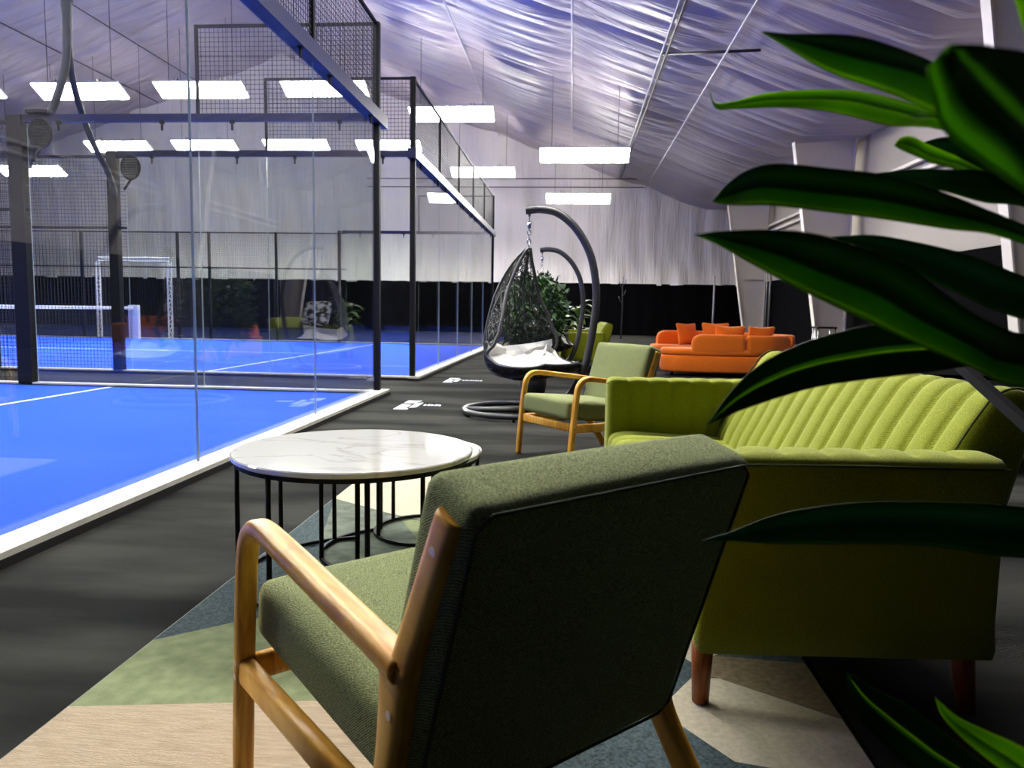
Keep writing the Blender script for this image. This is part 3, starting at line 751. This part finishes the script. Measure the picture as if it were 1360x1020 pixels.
def lime_sofa(label, loc, rz):
    e = empty('channel_sofa', label, 'sofa', loc, rz, 'lime green channel-stitched sofas')
    fy = lambda a, b, t: (a, t, b); fx = lambda a, b, t: (t, a, b)
    seat = [(.60, .385)]+cr_pts([(.60, .385), (.35, .398), (.12, .408), (.045, .402), (.012, .385), (.0, .35), (.004, .305), (.03, .285)], 3)[1:]+[(.6, .285)]
    channel('seat_cushion', seat, [1]*len(seat), .135, LEN-.135, 16, fy, M['lime'], e, .009, .02)
    back = cr_pts([(.50, .36), (.53, .44), (.58, .54), (.635, .65), (.685, .735), (.715, .775), (.755, .797), (.80, .79), (.825, .755), (.815, .68)], 3)+[(.76, .45), (.69, .25), (.50, .25)]
    wt = [1 if i < len(back)-8 else 0 for i in range(len(back))]
    channel('backrest', back, wt, .135, LEN-.135, 16, fy, M['lime'], e, .010, .018)
    for yy in (.137, LEN-.137):
        bm = bmesh.new(); sweep(bm, [(a-.001, yy, b) for a, b in back[3:26]], .003, sec=6); obj('end_seam', bm, M['limeseam'], e, True)
    for s in (0, 1):
        fo = (lambda a, b, t: (t, a, b)) if s == 0 else (lambda a, b, t: (t, LEN-a, b))
        pr = cr_pts([(.0, .19), (.0, .35), (.0, .55), (.003, .622), (.014, .643), (.04, .653), (.09, .655), (.118, .648), (.130, .625), (.131, .5), (.131, .3), (.131, .19)], 2)
        w_ = [0 if p[0] < .035 else .9 for p in pr]
        channel('arm', pr, w_, 0, .685, 7, fo, M['lime'], e, .006, .022)
        bm = bmesh.new(); y = .0 if s == 0 else LEN
        sg = 1 if s == 0 else -1
        sweep(bm, [(.012, y+sg*.004, .628), (.35, y+sg*.004, .630), (.68, y+sg*.004, .628)], .003, sec=6); obj('arm_seam', bm, M['limeseam'], e, True)
    bx('base', .03, .68, .02, LEN-.02, .185, .29, M['lime'], e, .01)
    for x, y, dx in ((.047, .117, 0), (.66, .10, .025), (.047, LEN-.117, 0), (.66, LEN-.10, .025)):
        bm = bmesh.new(); sweep(bm, [(x, y, .19), (x+dx, y, .0145)], [.028, .0205], sec=20); obj('leg', bm, M['walnut'], e, True)
    return e
s1 = lime_sofa('large lime green channel-stitched sofa standing on the rug at right', (.298, 1.652, 0), radians(3.6))
s2 = tree(s1, (-.17, 11.6, 0), radians(2), 'far lime green sofa half hidden behind the hanging chairs')

# black square bar leaning on the sofa back
bm = bmesh.new(); sweep(bm, [(.955, 1.90, .845), (1.02, 1.66, .70), (1.36, .40, -.0)], .016, .016, sec=4, power=2.0)
tag(obj('black_bar', bm, M['black']), 'black square metal bar leaning on the near end of the lime sofa back', 'bar')

# ------------------------------------------------------------ hanging egg chairs
SP = [(.44, .49, .22, .02), (.38, .43, .36, .05), (.22, .37, .44, .11), (.02, .33, .45, .18), (-.18, .37, .45, .24), (-.31, .50, .43, .33), (-.37, .72, .39, .38), (-.35, .98, .31, .34), (-.27, 1.22, .22, .24), (-.13, 1.42, .12, .12), (0, 1.53, .02, .0)]
SPd = cr_pts(SP, 6)
def egg(u, v, off=0.):
    f = v*(len(SPd)-1); i = min(int(f), len(SPd)-2); t = f-i
    y, z, w, d = [a+(b-a)*t for a, b in zip(SPd[i], SPd[i+1])]
    ty, tz = SPd[min(i+2, len(SPd)-1)][0]-SPd[max(i-1, 0)][0], SPd[min(i+2, len(SPd)-1)][1]-SPd[max(i-1, 0)][1]
    L_ = math.hypot(ty, tz); ny, nz = -tz/L_, ty/L_      # normal
    # inward = towards the basket opening
    if ny*(.05-y)+nz*(.9-z) < 0: ny, nz = -ny, -nz
    a = u*pi/2; q = 1-cos(a)
    return Vector(((w+.0-off)*sin(a), y+ny*(d*q+off*cos(a)), z+nz*(d*q+off*cos(a))))
def egg_chair(label, loc, rz):
    e = empty('hanging_chair', label, 'hanging chair', loc, rz, 'black woven hanging chairs')
    bm = bmesh.new()
    rim = [egg(-1, v/60) for v in range(61)]+[egg(1, v/60) for v in range(60, -1, -1)]+[egg(1-2*k/12, 0) for k in range(1, 12)]
    sweep(bm, rim, .016, sec=8, closed=True); obj('rim_tube', bm, M['steelgrey'], e, True)
    for u in (-.5, .5):
        bm = bmesh.new(); sweep(bm, [egg(u, v/40, -.012) for v in range(41)], .011, sec=6); obj('frame_rib', bm, M['steelgrey'], e, True)
    bm = bmesh.new(); rnd = random.Random(3)
    for k in range(430):
        u, v = rnd.uniform(-1, 1), rnd.random()**(1.0 if k % 2 else 1.6); a = rnd.uniform(0, 2*pi); pts = []
        for s in range(12):
            pts.append(egg(max(-1, min(1, u)), max(0, min(.985, v)), rnd.uniform(-.006, .006)))
            a += rnd.uniform(-.55, .55); u += cos(a)*.10; v += sin(a)*.032
            if abs(u) > 1: u = math.copysign(1, u); a = pi-a
            if v > .985 or v < 0: v = min(max(v, 0), .985); a = -a
        sweep(bm, pts, .0036 if v > .6 else .0062, sec=4, cap=False)
    o = obj('woven_shell', bm, M['wicker'], e, True); o['kind'] = 'stuff'
    return e
def egg_cushion(label, loc, rz):
    bm = bmesh.new(); NU, NV = 36, 40; top = []; bot = []
    for i in range(NU+1):
        u = -.92+1.84*i/NU; top.append([]); bot.append([])
        for j in range(NV+1):
            v = .02+.54*j/NV
            ed = min(1, (min(i, NU-i)/5))*min(1, (min(j, NV-j)/5)); ed = math.sqrt(1-(1-ed)**2) if ed < 1 else 1
            tuft = .62+.38*(abs(sin(pi*(u+.92)/1.84*3))*abs(sin(pi*(j/NV)*4)))**.45
            tuft += .06*sin(i*1.7+j*.9)*.5
            top[i].append(bm.verts.new(egg(u, v, .02+(.27-.10*j/NV)*ed*tuft))); bot[i].append(bm.verts.new(egg(u, v, .018)))
    for i in range(NU):
        for j in range(NV):
            bm.faces.new((top[i][j], top[i+1][j], top[i+1][j+1], top[i][j+1])); bm.faces.new((bot[i][j], bot[i][j+1], bot[i+1][j+1], bot[i+1][j]))
    for i in range(NU):
        for jj in (0, NV): bm.faces.new((top[i][jj], bot[i][jj], bot[i+1][jj], top[i+1][jj]))
    for j in range(NV):
        for ii in (0, NU): bm.faces.new((top[ii][j], top[ii][j+1], bot[ii][j+1], bot[ii][j]))
    bmesh.ops.recalc_face_normals(bm, faces=bm.faces[:])
    o = obj('seat_cushion', bm, M['cushion'], None, True); o.location = loc; o.rotation_euler = (0, 0, rz)
    return tag(o, label, 'cushion', 'white tufted cushions in the hanging chairs')
def egg_stand(label, loc):
    """origin at the floor under the hook; arc leaves to the right"""
    e = empty('chair_stand', label, 'stand', loc, 0, 'arched hanging chair stands')
    P_ = smooth_path([(-.035, 0, 1.872), (.10, 0, 1.885), (.26, 0, 1.85), (.42, 0, 1.72), (.54, 0, 1.53), (.60, 0, 1.33), (.625, 0, 1.08), (.60, 0, .80), (.535, 0, .46), (.42, 0, .22), (.24, 0, .06), (.1, 0, .035)], 6)
    bm = bmesh.new(); sweep(bm, P_, .036, sec=12); obj('arched_pole', bm, M['steelgrey'], e, True)
    bm = bmesh.new(); sweep(bm, [(-.075+.50*cos(a), .50*sin(a), .045) for a in [2*pi*k/48 for k in range(48)]], .026, sec=8, closed=True); obj('base_ring', bm, M['steelgrey'], e, True)
    bm = bmesh.new(); sweep(bm, [(-.57, 0, .04), (.42, 0, .04)], .026, sec=8); obj('cross_tube', bm, M['steelgrey'], e, True)
    for k in range(6):
        a = pi/6+k*pi/3; bm = bmesh.new(); cyl(bm, -.075+.5*cos(a), .5*sin(a), 0, .03, .014, sec=8); obj('rubber_foot', bm, M['black'], e, True)
    bm = bmesh.new(); sweep(bm, [(0.0, .0, 1.845), (0, 0, 1.82)], .012, sec=8)
    z = 1.815
    for k in range(7):
        ring = [(.016*cos(a)*(k % 2), .016*cos(a)*(1-k % 2), z-.02+.024*sin(a)) for a in [2*pi*q/10 for q in range(10)]]
        sweep(bm, ring, .0045, sec=5, closed=True); z -= .040
        if k == 1: cyl(bm, 0, 0, z-.02, z+.03, .016, sec=8)
    o = obj('chain', bm, M['chrome'], e, True)
    return e
EZ = radians(-130)
st1 = egg_stand('nearer arched charcoal stand with ring base, behind the far armchair', (-.405, 6.85, 0))
st2 = tree(st1, (-.46, 11.2, 0), 0, 'farther arched charcoal stand, seen through the nearer one')
e1 = egg_chair('nearer black woven egg chair hanging beside the walkway', (-.405, 6.85, 0), EZ)
e2 = tree(e1, (-.46, 11.2, 0), radians(-160), 'farther black woven egg chair, behind the bushy plant')
q1 = egg_cushion('white tufted cushion in the nearer hanging egg chair', (-.405, 6.85, 0), EZ)
q2 = q1.copy(); COL.objects.link(q2); q2.location = (-.46, 11.2, 0); q2.rotation_euler = (0, 0, radians(-160)); q2['label'] = 'white tufted cushion in the farther hanging egg chair'
pl = soft('throw_pillow', .21, .07, .19, .05, M['pattern'], None, (0, .05, 0), 10); pl.location = (-.42, 11.10, .88); pl.rotation_euler = (radians(-25), 0, radians(15))
tag(pl, 'black and white patterned pillow in the farther hanging chair', 'pillow')

# ------------------------------------------------------------ plants behind
def bush(name, label, loc, r, h0, h1, n, size, m_, potr, poth, group=None):
    e = empty(name, label, 'plant', loc)
    bm = bmesh.new(); prof = [(potr*.75, 0), (potr*.95, poth*.6), (potr, poth), (potr*.9, poth), (potr*.88, poth-.03)]
    K = 20; R_ = [[bm.verts.new((q*cos(2*pi*k/K), q*sin(2*pi*k/K), z)) for k in range(K)] for q, z in prof]
    for i in range(len(prof)-1):
        for k in range(K): bm.faces.new((R_[i][k], R_[i][(k+1) % K], R_[i+1][(k+1) % K], R_[i+1][k]))
    bm.faces.new(R_[0][::-1]); p_ = obj('pot', bm, M['pot'], e, True)
    bm = bmesh.new(); bm.faces.new([bm.verts.new((potr*.88*cos(2*pi*k/K), potr*.88*sin(2*pi*k/K), poth-.03)) for k in range(K)]); obj('soil', bm, M['soil'], p_)
    rnd = random.Random(n)
    bm = bmesh.new(); tips = []
    for k in range(9):
        a = rnd.uniform(0, 2*pi); q = rnd.uniform(.2, .8)*r; t = Vector((q*cos(a), q*sin(a), h0+(h1-h0)*rnd.uniform(.4, .95))); tips.append(t)
        sweep(bm, cr_pts([(0, 0, poth-.03), tuple(t*.5+Vector((0, 0, .05))), tuple(t)], 5), [.014-.001*i for i in range(11)][:11], sec=5)
    obj('stem', bm, M['stem'], e, True)
    bm = bmesh.new()
    for k in range(n):
        while True:
            p = Vector((rnd.uniform(-1, 1), rnd.uniform(-1, 1), rnd.uniform(-1, 1)))
            if .25 < p.length < 1.05+rnd.random()*.12: break
        c = Vector((p.x*r, p.y*r, (h0+h1)/2+p.z*(h1-h0)/2))
        d = Vector((p.x*.6+rnd.uniform(-.7, .7), p.y*.6+rnd.uniform(-.7, .7), rnd.uniform(-.9, .6))).normalized()
        s = d.cross(Vector((rnd.uniform(-1, 1), rnd.uniform(-1, 1), 1))).normalized(); L_ = size*rnd.uniform(.6, 1.3); w = L_*.22
        up = d.cross(s)*L_*.08
        a, b, c1_, d1, m2 = c, c+d*L_*.5+s*w+up, c+d*L_, c+d*L_*.5-s*w+up, c+d*L_*.5
        va = [bm.verts.new(x) for x in (a, b, c1_, d1, m2)]
        bm.faces.new((va[0], va[1], va[4])); bm.faces.new((va[1], va[2], va[4])); bm.faces.new((va[2], va[3], va[4])); bm.faces.new((va[3], va[0], va[4]))
    o = obj('foliage', bm, m_, e); o['kind'] = 'stuff'
    return e
bush('potted_ficus', 'bushy dark green plant in a black pot behind the nearer hanging chair', (-.40, 8.0, 0), .33, .55, 1.36, 2600, .085, M['bush'], .15, .28)
# broad leaved plant
e = empty('broad_leaf_plant', 'light green broad-leaved plant behind the far lime sofa', 'plant', (.12, 14.3, 0))
bm = bmesh.new(); cyl(bm, 0, 0, 0, .42, .15, .19, 20); obj('pot', bm, M['pot'], e, True)
bm = bmesh.new(); sweep(bm, [(0, 0, .40), (.02, 0, .7), (0, 0, 1.05)], [.025, .02, .012], sec=6); obj('stem', bm, M['stem'], e, True)
bm = bmesh.new(); K = 8; rows = []
for i in range(K+1):
    t = i/K; w = .055*sin(pi*min(1, t*.93+.07))**.8+.001; x = t*.38; z = .16*sin(t*2.2)-.10*t*t
    rows.append([bm.verts.new((x, -w, z+.01)), bm.verts.new((x, 0, z-.006)), bm.verts.new((x, w, z+.01))])
for a, b in zip(rows[:-1], rows[1:]):
    for j in range(2): bm.faces.new((a[j], b[j], b[j+1], a[j+1]))
lf0 = obj('leaf', bm, M['bushlight'], e, True); rnd = random.Random(5)
for k in range(22):
    o = lf0 if k == 0 else lf0.copy()
    if k: COL.objects.link(o); o.parent = e
    o.location = (0, 0, .55+.5*k/22); o.rotation_euler = (rnd.uniform(-.3, .3), rnd.uniform(-.75, .1)+.2, k*2.4); o.scale = (rnd.uniform(.8, 1.1),)*3
# bare branch stand against the black cloth
bm = bmesh.new()
sweep(bm, [(0, 0, 0), (.02, 0, 1.2), (0, 0, 2.0), (.03, 0, 2.32)], [.03, .022, .018, .01], sec=6)
for z, dx in ((1.9, -.12), (1.98, .14), (1.6, .13), (1.35, -.12)): sweep(bm, [(0, 0, z), (dx*.6, 0, z+.06), (dx, 0, z+.22)], .012, sec=5)
o = obj('coat_stand', bm, M['steelgrey'], None, True); o.location = (1.85, 28, 0); tag(o, 'thin dark branching coat stand against the black wall cloth', 'coat stand')

# ------------------------------------------------------------ orange curved sofa
e = empty('curved_sofa', 'curved orange velvet sofa seen from behind, with cushions along its back', 'sofa', (0, 0, 0))
OUT = [(1.42, 11.85), (1.60, 11.66), (1.86, 11.60), (2.3, 11.55), (2.8, 11.58), (3.2, 11.72), (3.52, 12.05), (3.66, 12.5), (3.5, 13.0), (3.1, 13.35), (2.5, 13.55), (1.9, 13.55), (1.5, 13.45), (1.38, 13.2), (1.55, 12.9), (2.0, 12.8), (2.2, 12.55), (1.9, 12.35), (1.48, 12.2)]
def slab(name, pts, z0, z1, r, m_, par):
    pts = cr_pts(pts+[pts[0]], 3)[:-1]; n = len(pts); bm = bmesh.new(); rings = []
    nr = []
    for i in range(n):
        t = Vector((pts[(i+1) % n][0]-pts[i-1][0], pts[(i+1) % n][1]-pts[i-1][1])).normalized(); nr.append(Vector((t.y, -t.x)))
    for off, z in ((-r, z0), (-r*.3, z0+r*.3), (0, z0+r), (0, z1-r), (-r*.3, z1-r*.3), (-r, z1)):
        rings.append([bm.verts.new((pts[i][0]+nr[i].x*off, pts[i][1]+nr[i].y*off, z)) for i in range(n)])
    for A, B in zip(rings[:-1], rings[1:]):
        for i in range(n): bm.faces.new((A[i], A[(i+1) % n], B[(i+1) % n], B[i]))
    bm.faces.new(rings[0][::-1]); bm.faces.new(rings[-1]); return obj(name, bm, m_, par, True)
slab('base', OUT, .06, .33, .04, M['orange'], e)
slab('seat_cushion', OUT, .32, .43, .04, M['orange'], e)
def backseg(pts, z0, z1, r0=0, r1=0, m_='orange', t=.075):
    P_ = cr_pts([(x, y, 0) for x, y in pts], 24); n = len(P_); bm = bmesh.new(); H = (z1-z0)/2
    W_ = []; Z = []
    for i in range(n):
        TL_ = sum((Vector(P_[k])-Vector(P_[k-1])).length for k in range(1, n))
        q = 0
        for r_, d in ((r0, i/(n-1)*TL_), (r1, (n-1-i)/(n-1)*TL_)):
            if r_ and d < r_: q = max(q, 1-math.sqrt(max(0, 1-((r_-d)/r_)**2)))
        W_.append(H-.06*q); Z.append((z0+z1)/2-.06*q)
    rings = []
    for i, p in enumerate(P_):
        tg = (Vector(P_[min(i+1, n-1)])-Vector(P_[max(i-1, 0)])).normalized(); nn = Vector((tg.y, -tg.x, 0)); r = []
        for k in range(20):
            th = 2*pi*(k+.5)/20; c, s_ = cos(th), sin(th); c = math.copysign(abs(c)**.42, c); s_ = math.copysign(abs(s_)**.42, s_)
            e_ = .75+.25*min(1, min(i, n-1-i)/3)
            r.append(bm.verts.new(Vector(p)+nn*c*t*e_+Vector((0, 0, Z[i]+s_*W_[i]))))
        rings.append(r)
    for A, B in zip(rings[:-1], rings[1:]):
        for k in range(20): bm.faces.new((A[k], A[(k+1) % 20], B[(k+1) % 20], B[k]))
    bm.faces.new(rings[0][::-1]); bm.faces.new(rings[-1])
    return obj('backrest', bm, M[m_], e, True)
backseg([(1.86, 11.67), (2.25, 11.62), (2.655, 11.63)], .35, .655, .16, .03)
backseg([(2.675, 11.63), (3.05, 11.70), (3.40, 12.0)], .35, .65, .03, .14)
backseg([(3.43, 12.05), (3.56, 12.5), (3.38, 12.98)], .35, .65)
backseg([(3.33, 13.02), (2.95, 13.32), (2.5, 13.45)], .35, .66)
backseg([(2.47, 13.46), (2.0, 13.48), (1.52, 13.38)], .35, .67, 0, .16)
for x, y in ((1.6, 11.85), (3.2, 11.95), (3.2, 13.0), (1.6, 13.3)):
    bm = bmesh.new(); cyl(bm, x, y, 0, .07, .025, sec=10); obj('foot', bm, M['black'], e, True)
def pillow(x, y, z, rx, rz, s, label):
    def fn(p): 
        k = .86+.14*(abs(p.x)/(.24*s))**2*(abs(p.z)/(.2*s))**2
        return Vector((p.x*k*1.05, p.y*max(.1, (1-(abs(p.x)/(.26*s))**3))*max(.1, (1-(abs(p.z)/(.26*s))**3)), p.z*k*1.05))
    o = soft('throw_pillow', .23*s, .08, .20*s, .03, M['orange'], None, (0, .03, 0), 10, fn)
    o.location = (x, y, z); o.rotation_euler = (rx, 0, rz); tag(o, label, 'pillow', 'orange pillows on the curved sofa')
pillow(2.02, 13.22, .615, radians(-14), radians(35), .95, 'orange pillow leaning at the far left of the curved sofa, tilted on its corner')
pillow(2.50, 13.20, .620, radians(-14), radians(-4), 1.0, 'orange pillow second from left, on the far side of the curved sofa')
pillow(2.47, 11.88, .595, radians(14), radians(0), 1.0, 'orange pillow third from left, behind the near back section')
pillow(2.96, 11.96, .590, radians(14), radians(20), 1.0, 'rightmost orange pillow of the curved sofa')

# ------------------------------------------------------------ grey furniture at the right wall
def stool(x, y, label, rz=0.):
    e = empty('metal_stool', label, 'stool', (x, y, 0), rz, 'metal stools by the right wall')
    bx('seat', -.19, .19, -.19, .19, .72, .76, M['black'], e, .012)
    for sx in (-1, 1):
        for sy in (-1, 1):
            bm = bmesh.new(); sweep(bm, [(sx*.16, sy*.16, .72), (sx*.20, sy*.20, 0)], .012, sec=8); obj('leg', bm, M['chrome'], e, True)
    bm = bmesh.new(); sweep(bm, [(.185*sx, .185*sy, .25) for sx, sy in ((-1, -1), (1, -1), (1, 1), (-1, 1))], .009, sec=6, closed=True); obj('foot_ring', bm, M['chrome'], e, True)
stool(5.0, 15.2, 'metal stool in front of the middle column base')
e = empty('side_cabinet', 'grey topped low cabinet behind the lime sofa, seen above its back', 'cabinet', (2.95, 5.2, 0), radians(-4))
bx('top', -.95, .95, -.3, .3, .60, .66, M['greymetal'], e, .01)
bx('body', -.90, .90, -.26, .28, .10, .60, M['black'], e)
for x in (-.6, 0, .6): bx('door', x-.28, x+.28, -.28, -.262, .14, .57, M['greymetal'], e, .005)
for x in (-.85, .85):
    for y in (-.22, .24): bx('leg', x-.025, x+.025, y-.025, y+.025, 0, .10, M['black'], e)
for x, s, t in ((3.05, .13, 'white square bin standing on the grey cabinet'), (3.42, .10, 'smaller grey box standing on the grey cabinet')):
    e = empty('storage_bin', t, 'bin', (x, 5.15, .66), 0)
    bx('body', -s*.8, s*.8, -s*.8, s*.8, 0, s*1.1, M['white'] if s > .12 else M['greymetal'], e, .008)
    bx('lid', -s*.85, s*.85, -s*.85, s*.85, s*1.1, s*1.1+.02, M['black'], e, .005)

# ------------------------------------------------------------ foreground plant
LEAVES = [
 ('mid', [(0.151,0.660,1.196),(0.171,0.641,1.187),(0.212,0.623,1.179),(0.243,0.614,1.167),(0.271,0.604,1.149),(0.342,0.649,1.138),(0.551,0.814,1.109)],
   [(0.151,0.660,1.196),(0.168,0.650,1.181),(0.202,0.640,1.157),(0.239,0.642,1.144),(0.279,0.643,1.130),(0.354,0.677,1.109),(0.552,0.812,1.085)]),
 ('bright', [(0.125,0.736,1.169),(0.130,0.735,1.159),(0.146,0.726,1.158),(0.174,0.719,1.163),(0.223,0.702,1.161),(0.255,0.684,1.152),(0.285,0.665,1.136),(0.329,0.667,1.122),(0.552,0.810,1.071)],
   [(0.125,0.736,1.169),(0.131,0.735,1.154),(0.146,0.726,1.151),(0.175,0.718,1.150),(0.203,0.710,1.147),(0.236,0.701,1.139),(0.268,0.682,1.125),(0.329,0.665,1.109),(0.552,0.809,1.056)]),
 ('near', [(0.165,0.358,1.082),(0.159,0.356,1.076),(0.155,0.355,1.068),(0.162,0.365,1.057),(0.182,0.386,1.047),(0.223,0.429,1.040),(0.322,0.537,1.033),(0.560,0.807,1.033)],
   [(0.165,0.358,1.082),(0.178,0.359,1.082),(0.193,0.370,1.084),(0.213,0.382,1.085),(0.247,0.415,1.083),(0.287,0.457,1.073),(0.371,0.564,1.068),(0.567,0.810,1.056)]),
 ('bright', [(0.235,0.441,1.160),(0.234,0.440,1.144),(0.241,0.449,1.132),(0.275,0.491,1.121),(0.364,0.598,1.113),(0.559,0.814,1.102)],
   [(0.235,0.441,1.160),(0.249,0.441,1.148),(0.270,0.452,1.136),(0.306,0.494,1.126),(0.392,0.601,1.125),(0.566,0.816,1.113)]),
 ('bright', [(0.257,0.639,1.099),(0.262,0.640,1.105),(0.271,0.640,1.106),(0.286,0.651,1.103),(0.317,0.674,1.100),(0.358,0.707,1.094),(0.553,0.807,1.041)],
   [(0.257,0.639,1.099),(0.264,0.639,1.095),(0.275,0.639,1.090),(0.294,0.650,1.087),(0.322,0.673,1.086),(0.361,0.706,1.084),(0.553,0.806,1.029)]),
 ('dark', [(0.306,0.725,1.116),(0.334,0.728,1.125),(0.361,0.730,1.125),(0.402,0.743,1.120),(0.450,0.755,1.104),(0.552,0.809,1.056)],
   [(0.306,0.725,1.116),(0.327,0.725,1.105),(0.355,0.727,1.095),(0.395,0.740,1.093),(0.451,0.752,1.076),(0.553,0.807,1.039)]),
 ('dark', [(0.260,0.678,1.084),(0.292,0.681,1.088),(0.328,0.683,1.088),(0.366,0.697,1.089),(0.411,0.720,1.089),(0.552,0.808,1.052)],
   [(0.260,0.678,1.084),(0.292,0.679,1.075),(0.322,0.681,1.068),(0.360,0.694,1.062),(0.412,0.717,1.059),(0.553,0.806,1.030)]),
 ('mid', [(0.115,0.643,1.054),(0.126,0.646,1.068),(0.139,0.637,1.078),(0.161,0.629,1.082),(0.204,0.633,1.080),(0.253,0.636,1.074),(0.302,0.638,1.060),(0.356,0.651,1.043),(0.531,0.773,1.014)],
   [(0.115,0.643,1.054),(0.127,0.644,1.052),(0.140,0.635,1.050),(0.162,0.626,1.049),(0.205,0.629,1.044),(0.253,0.632,1.039),(0.302,0.636,1.032),(0.357,0.649,1.026),(0.531,0.771,1.000)]),
 ('mid', [(0.094,0.598,1.022),(0.116,0.600,1.025),(0.149,0.593,1.026),(0.180,0.585,1.022),(0.214,0.587,1.014),(0.249,0.588,1.000),(0.288,0.599,0.978),(0.329,0.620,0.959),(0.377,0.653,0.947),(0.533,0.764,0.921)],
   [(0.094,0.598,1.022),(0.110,0.599,1.016),(0.132,0.589,1.002),(0.164,0.580,0.984),(0.199,0.581,0.967),(0.233,0.582,0.953),(0.272,0.594,0.937),(0.324,0.616,0.919),(0.378,0.649,0.904),(0.534,0.762,0.900)]),
 ('dark', [(0.243,0.732,1.035),(0.282,0.735,1.037),(0.325,0.738,1.031),(0.374,0.741,1.019),(0.431,0.754,1.002),(0.554,0.800,0.967)],
   [(0.243,0.732,1.035),(0.282,0.734,1.022),(0.325,0.735,1.001),(0.375,0.737,0.979),(0.432,0.750,0.960),(0.555,0.798,0.946)]),
 ('stripe', [(0.122,0.665,0.862),(0.146,0.670,0.896),(0.175,0.675,0.921),(0.208,0.679,0.937),(0.248,0.684,0.949),(0.288,0.687,0.956),(0.340,0.702,0.955),(0.406,0.726,0.949),(0.555,0.796,0.927)],
   [(0.122,0.665,0.862),(0.153,0.669,0.876),(0.189,0.673,0.889),(0.222,0.677,0.898),(0.262,0.680,0.905),(0.309,0.685,0.911),(0.361,0.700,0.918),(0.413,0.724,0.921),(0.556,0.794,0.907)]),
 ('dark', [(0.146,0.794,0.717),(0.184,0.798,0.730),(0.216,0.802,0.743),(0.253,0.796,0.756),(0.313,0.792,0.766),(0.387,0.788,0.770),(0.473,0.794,0.766),(0.582,0.811,0.745)],
   [(0.146,0.794,0.717),(0.184,0.797,0.717),(0.225,0.800,0.715),(0.270,0.794,0.718),(0.322,0.788,0.723),(0.380,0.783,0.724),(0.474,0.789,0.714),(0.583,0.809,0.721)]),
 ('stripe', [(0.274,0.713,0.617),(0.277,0.711,0.593),(0.290,0.700,0.570),(0.315,0.690,0.549),(0.351,0.690,0.525),(0.435,0.713,0.483),(0.613,0.800,0.400)],
   [(0.274,0.713,0.617),(0.301,0.714,0.602),(0.329,0.705,0.591),(0.357,0.696,0.574),(0.397,0.696,0.544),(0.460,0.717,0.502),(0.613,0.801,0.418)]),
 ('bright', [(0.310,0.618,0.645),(0.318,0.617,0.627),(0.342,0.617,0.604),(0.386,0.637,0.568),(0.452,0.677,0.517),(0.613,0.801,0.416)],
   [(0.310,0.618,0.645),(0.330,0.618,0.629),(0.355,0.619,0.618),(0.398,0.640,0.593),(0.465,0.681,0.545),(0.612,0.803,0.432)]),
]

plant = empty('potted_dracaena', 'large dracaena with long arching green blades, at the right edge', 'plant', (0, 0, 0))
TX, TY = .58, .80
bm = bmesh.new(); K = 28; prof = [(.12, 0), (.15, .02), (.17, .24), (.175, .26), (.16, .26), (.155, .22)]
PX, PY = .78, .74
R_ = [[bm.verts.new((PX+q*cos(2*pi*k/K), PY+q*sin(2*pi*k/K), z)) for k in range(K)] for q, z in prof]
for i in range(len(prof)-1):
    for k in range(K): bm.faces.new((R_[i][k], R_[i][(k+1) % K], R_[i+1][(k+1) % K], R_[i+1][k]))
bm.faces.new(R_[0][::-1]); pot = obj('pot', bm, M['pot'], plant, True)
bm = bmesh.new(); bm.faces.new([bm.verts.new((PX+.155*cos(2*pi*k/K), PY+.155*sin(2*pi*k/K), .22)) for k in range(K)]); obj('soil', bm, M['soil'], pot)
tube('trunk', cr_pts([(PX, PY, .21), (.70, .78, .5), (.62, .80, .8), (.585, .80, 1.05), (.57, .78, 1.26)], 5), [.022-.0005*i for i in range(21)], M['stem'], plant, 10)
def blade(kind, A, B):
    A = cr_pts(A, 5); B = cr_pts(B, 5); n = min(len(A), len(B)); NW = 10
    bm = bmesh.new(); uv = bm.loops.layers.uv.new('UVMap'); rows = []
    C_ = Vector((0, 0, .96))
    for i in range(n):
        a, b = Vector(A[i*(len(A)-1)//(n-1)]), Vector(B[i*(len(B)-1)//(n-1)]); w = (a-b).length
        j = min(i+1, n-1); k = max(i-1, 0)
        tg = ((Vector(A[j])+Vector(B[j]))-(Vector(A[k])+Vector(B[k]))); tg = tg.normalized() if tg.length > 1e-6 else Vector((1, 0, 0))
        nn = tg.cross(a-b); nn = nn.normalized() if nn.length > 1e-7 else Vector((0, -1, 0))
        mid = (a+b)/2
        if nn.dot(C_-mid) < 0: nn = -nn
        row = []
        for q in range(NW+1):
            t = q/NW; v_ = 1-abs(2*t-1)
            row.append(bm.verts.new(a+(b-a)*t-nn*w*.20*(v_**.8)+nn*w*.03*sin(i*.55+t*3)))
        rows.append(row)
    for i in range(n-1):
        for q in range(NW):
            f = bm.faces.new((rows[i][q], rows[i][q+1], rows[i+1][q+1], rows[i+1][q]))
            for lp, (uu, vv) in zip(f.loops, ((q+1, i), (q, i), (q, i), (q, i))): pass
            for lp, uu, vv in zip(f.loops, (q, q+1, q+1, q), (i, i, i+1, i+1)): lp[uv].uv = (1-uu/NW, vv/(n-1))
    o = obj('leaf', bm, M['leaf_'+kind], plant, True)
    md = o.modifiers.new('thickness', 'SOLIDIFY'); md.thickness = .0006
    return o
for kind, A, B in LEAVES: blade(kind, A, B)
